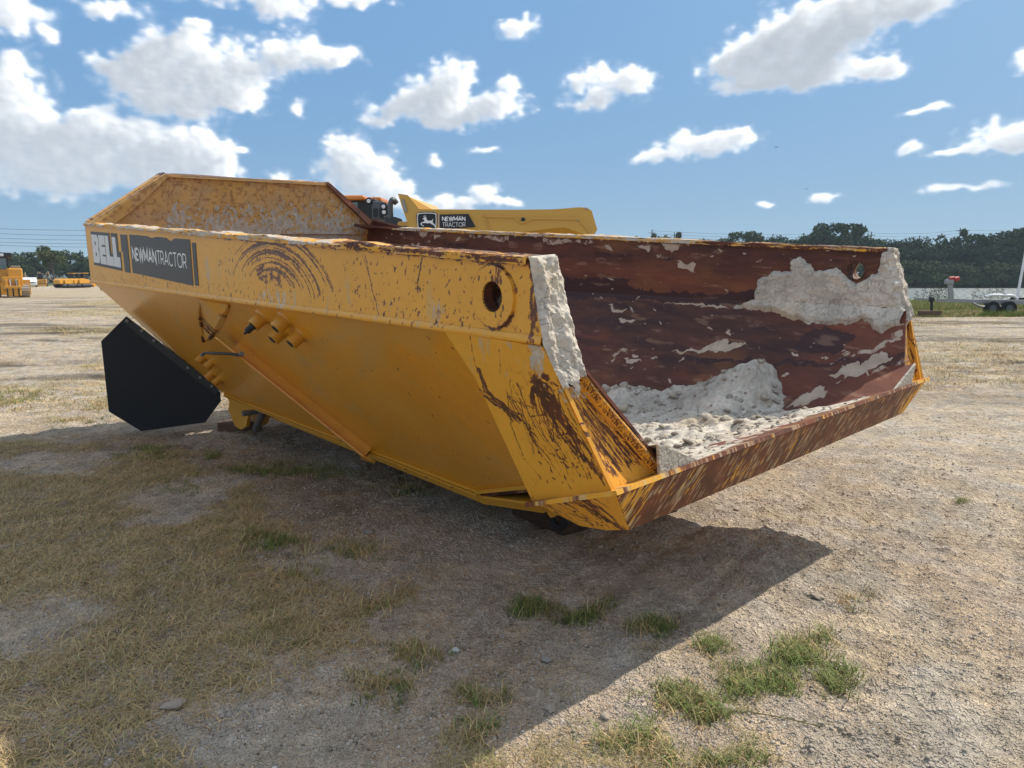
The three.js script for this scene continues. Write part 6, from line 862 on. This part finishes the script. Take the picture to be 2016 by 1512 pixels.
  // single clods and stones one can pick out
  const clodMat = std({ color: new THREE.Color().setRGB(0.36, 0.30, 0.235), roughness: 0.95 }), greyMat = std({ color: new THREE.Color().setRGB(0.30, 0.27, 0.24), roughness: 0.95 }), paleMat = std({ color: new THREE.Color().setRGB(0.62, 0.60, 0.56), roughness: 0.9 });
  const clod = (u, v, r, mat, label, flat = 1) => { const p = onGround(u, v), m = part('clod', lump(3 + u % 7, 3), mat, scene); m.position.set(p.x, groundHeight(p.x, p.z) + r * 0.2, p.z); m.scale.set(r, r * flat, r * 0.8); m.rotation.y = rr(0, 6); m.name = numbered('stone'); tag(m, label, 'stone'); };
  clod(897, 1281, 0.020, paleMat, 'pale white stone in the shaded sand beside a grass wisp'); clod(989, 1254, 0.012, greyMat, 'small round grey pebble in the shade beside the white stone'); clod(726, 1043, 0.045, greyMat, 'flat grey stick like stone under the shaded side of the dump body', 0.4); clod(1430, 1389, 0.035, clodMat, 'brown clod at the foot of the sunlit grass tufts', 0.6); clod(1192, 1414, 0.022, clodMat, 'sandy clod just outside the shadow edge', 0.8); clod(1084, 1398, 0.030, clodMat, 'sandy clod lying right on the shadow edge', 0.8);
  clod(1075, 1300, 0.03, greyMat, 'crumbled grey clod between the shaded green tufts and shadow edge', 0.6); clod(340, 1380, 0.045, clodMat, 'cracked grey clay clod in the dry grass', 0.5); clod(700, 1256, 0.03, greyMat, 'dark hollow clod in the shaded sand beside the dry mat', 0.5); clod(540, 1505, 0.012, paleMat, 'tiny white shell at the bottom edge of the dry grass'); clod(1608, 1172, 0.04, clodMat, 'low sandy clod in the sun beyond the shadow tip', 0.4); clod(1450, 1000, 0.03, clodMat, 'clod in the sun just under the tail lip', 0.6);
  // a grass runner lying over the sand
  const rl = [[1440, 1398], [1490, 1405], [1550, 1415], [1620, 1424]].map(([u, v]) => { const p = onGround(u, v); p.y = groundHeight(p.x, p.z) + 0.006; return p; }); const run = thing('grass_runner', 'thin grass runner trailing over the sunlit sand from the tufts', 'grass runner'); part('stem', tube(rl, 0.0022, 30, 5), flatc(0.16, 0.13, 0.05, 0.8), run); { const bl = []; for (let i = 0; i < 14; i++) { const c = new THREE.CatmullRomCurve3(rl).getPoint(i / 14), a = rr(0, 6.28), e = V(Math.cos(a) * 0.03, rr(0.005, 0.03), Math.sin(a) * 0.03); bl.push(rod(c, c.clone().add(e), 0.0018, 0.0004, 4)); } part('blade', merge(bl), flatc(0.16, 0.18, 0.05, 0.8), run).userData.kind = 'stuff'; }
}
scene.fog = new THREE.FogExp2(new THREE.Color().setRGB(0.62, 0.74, 0.84), 0.00032);
renderer.render(scene, camera);
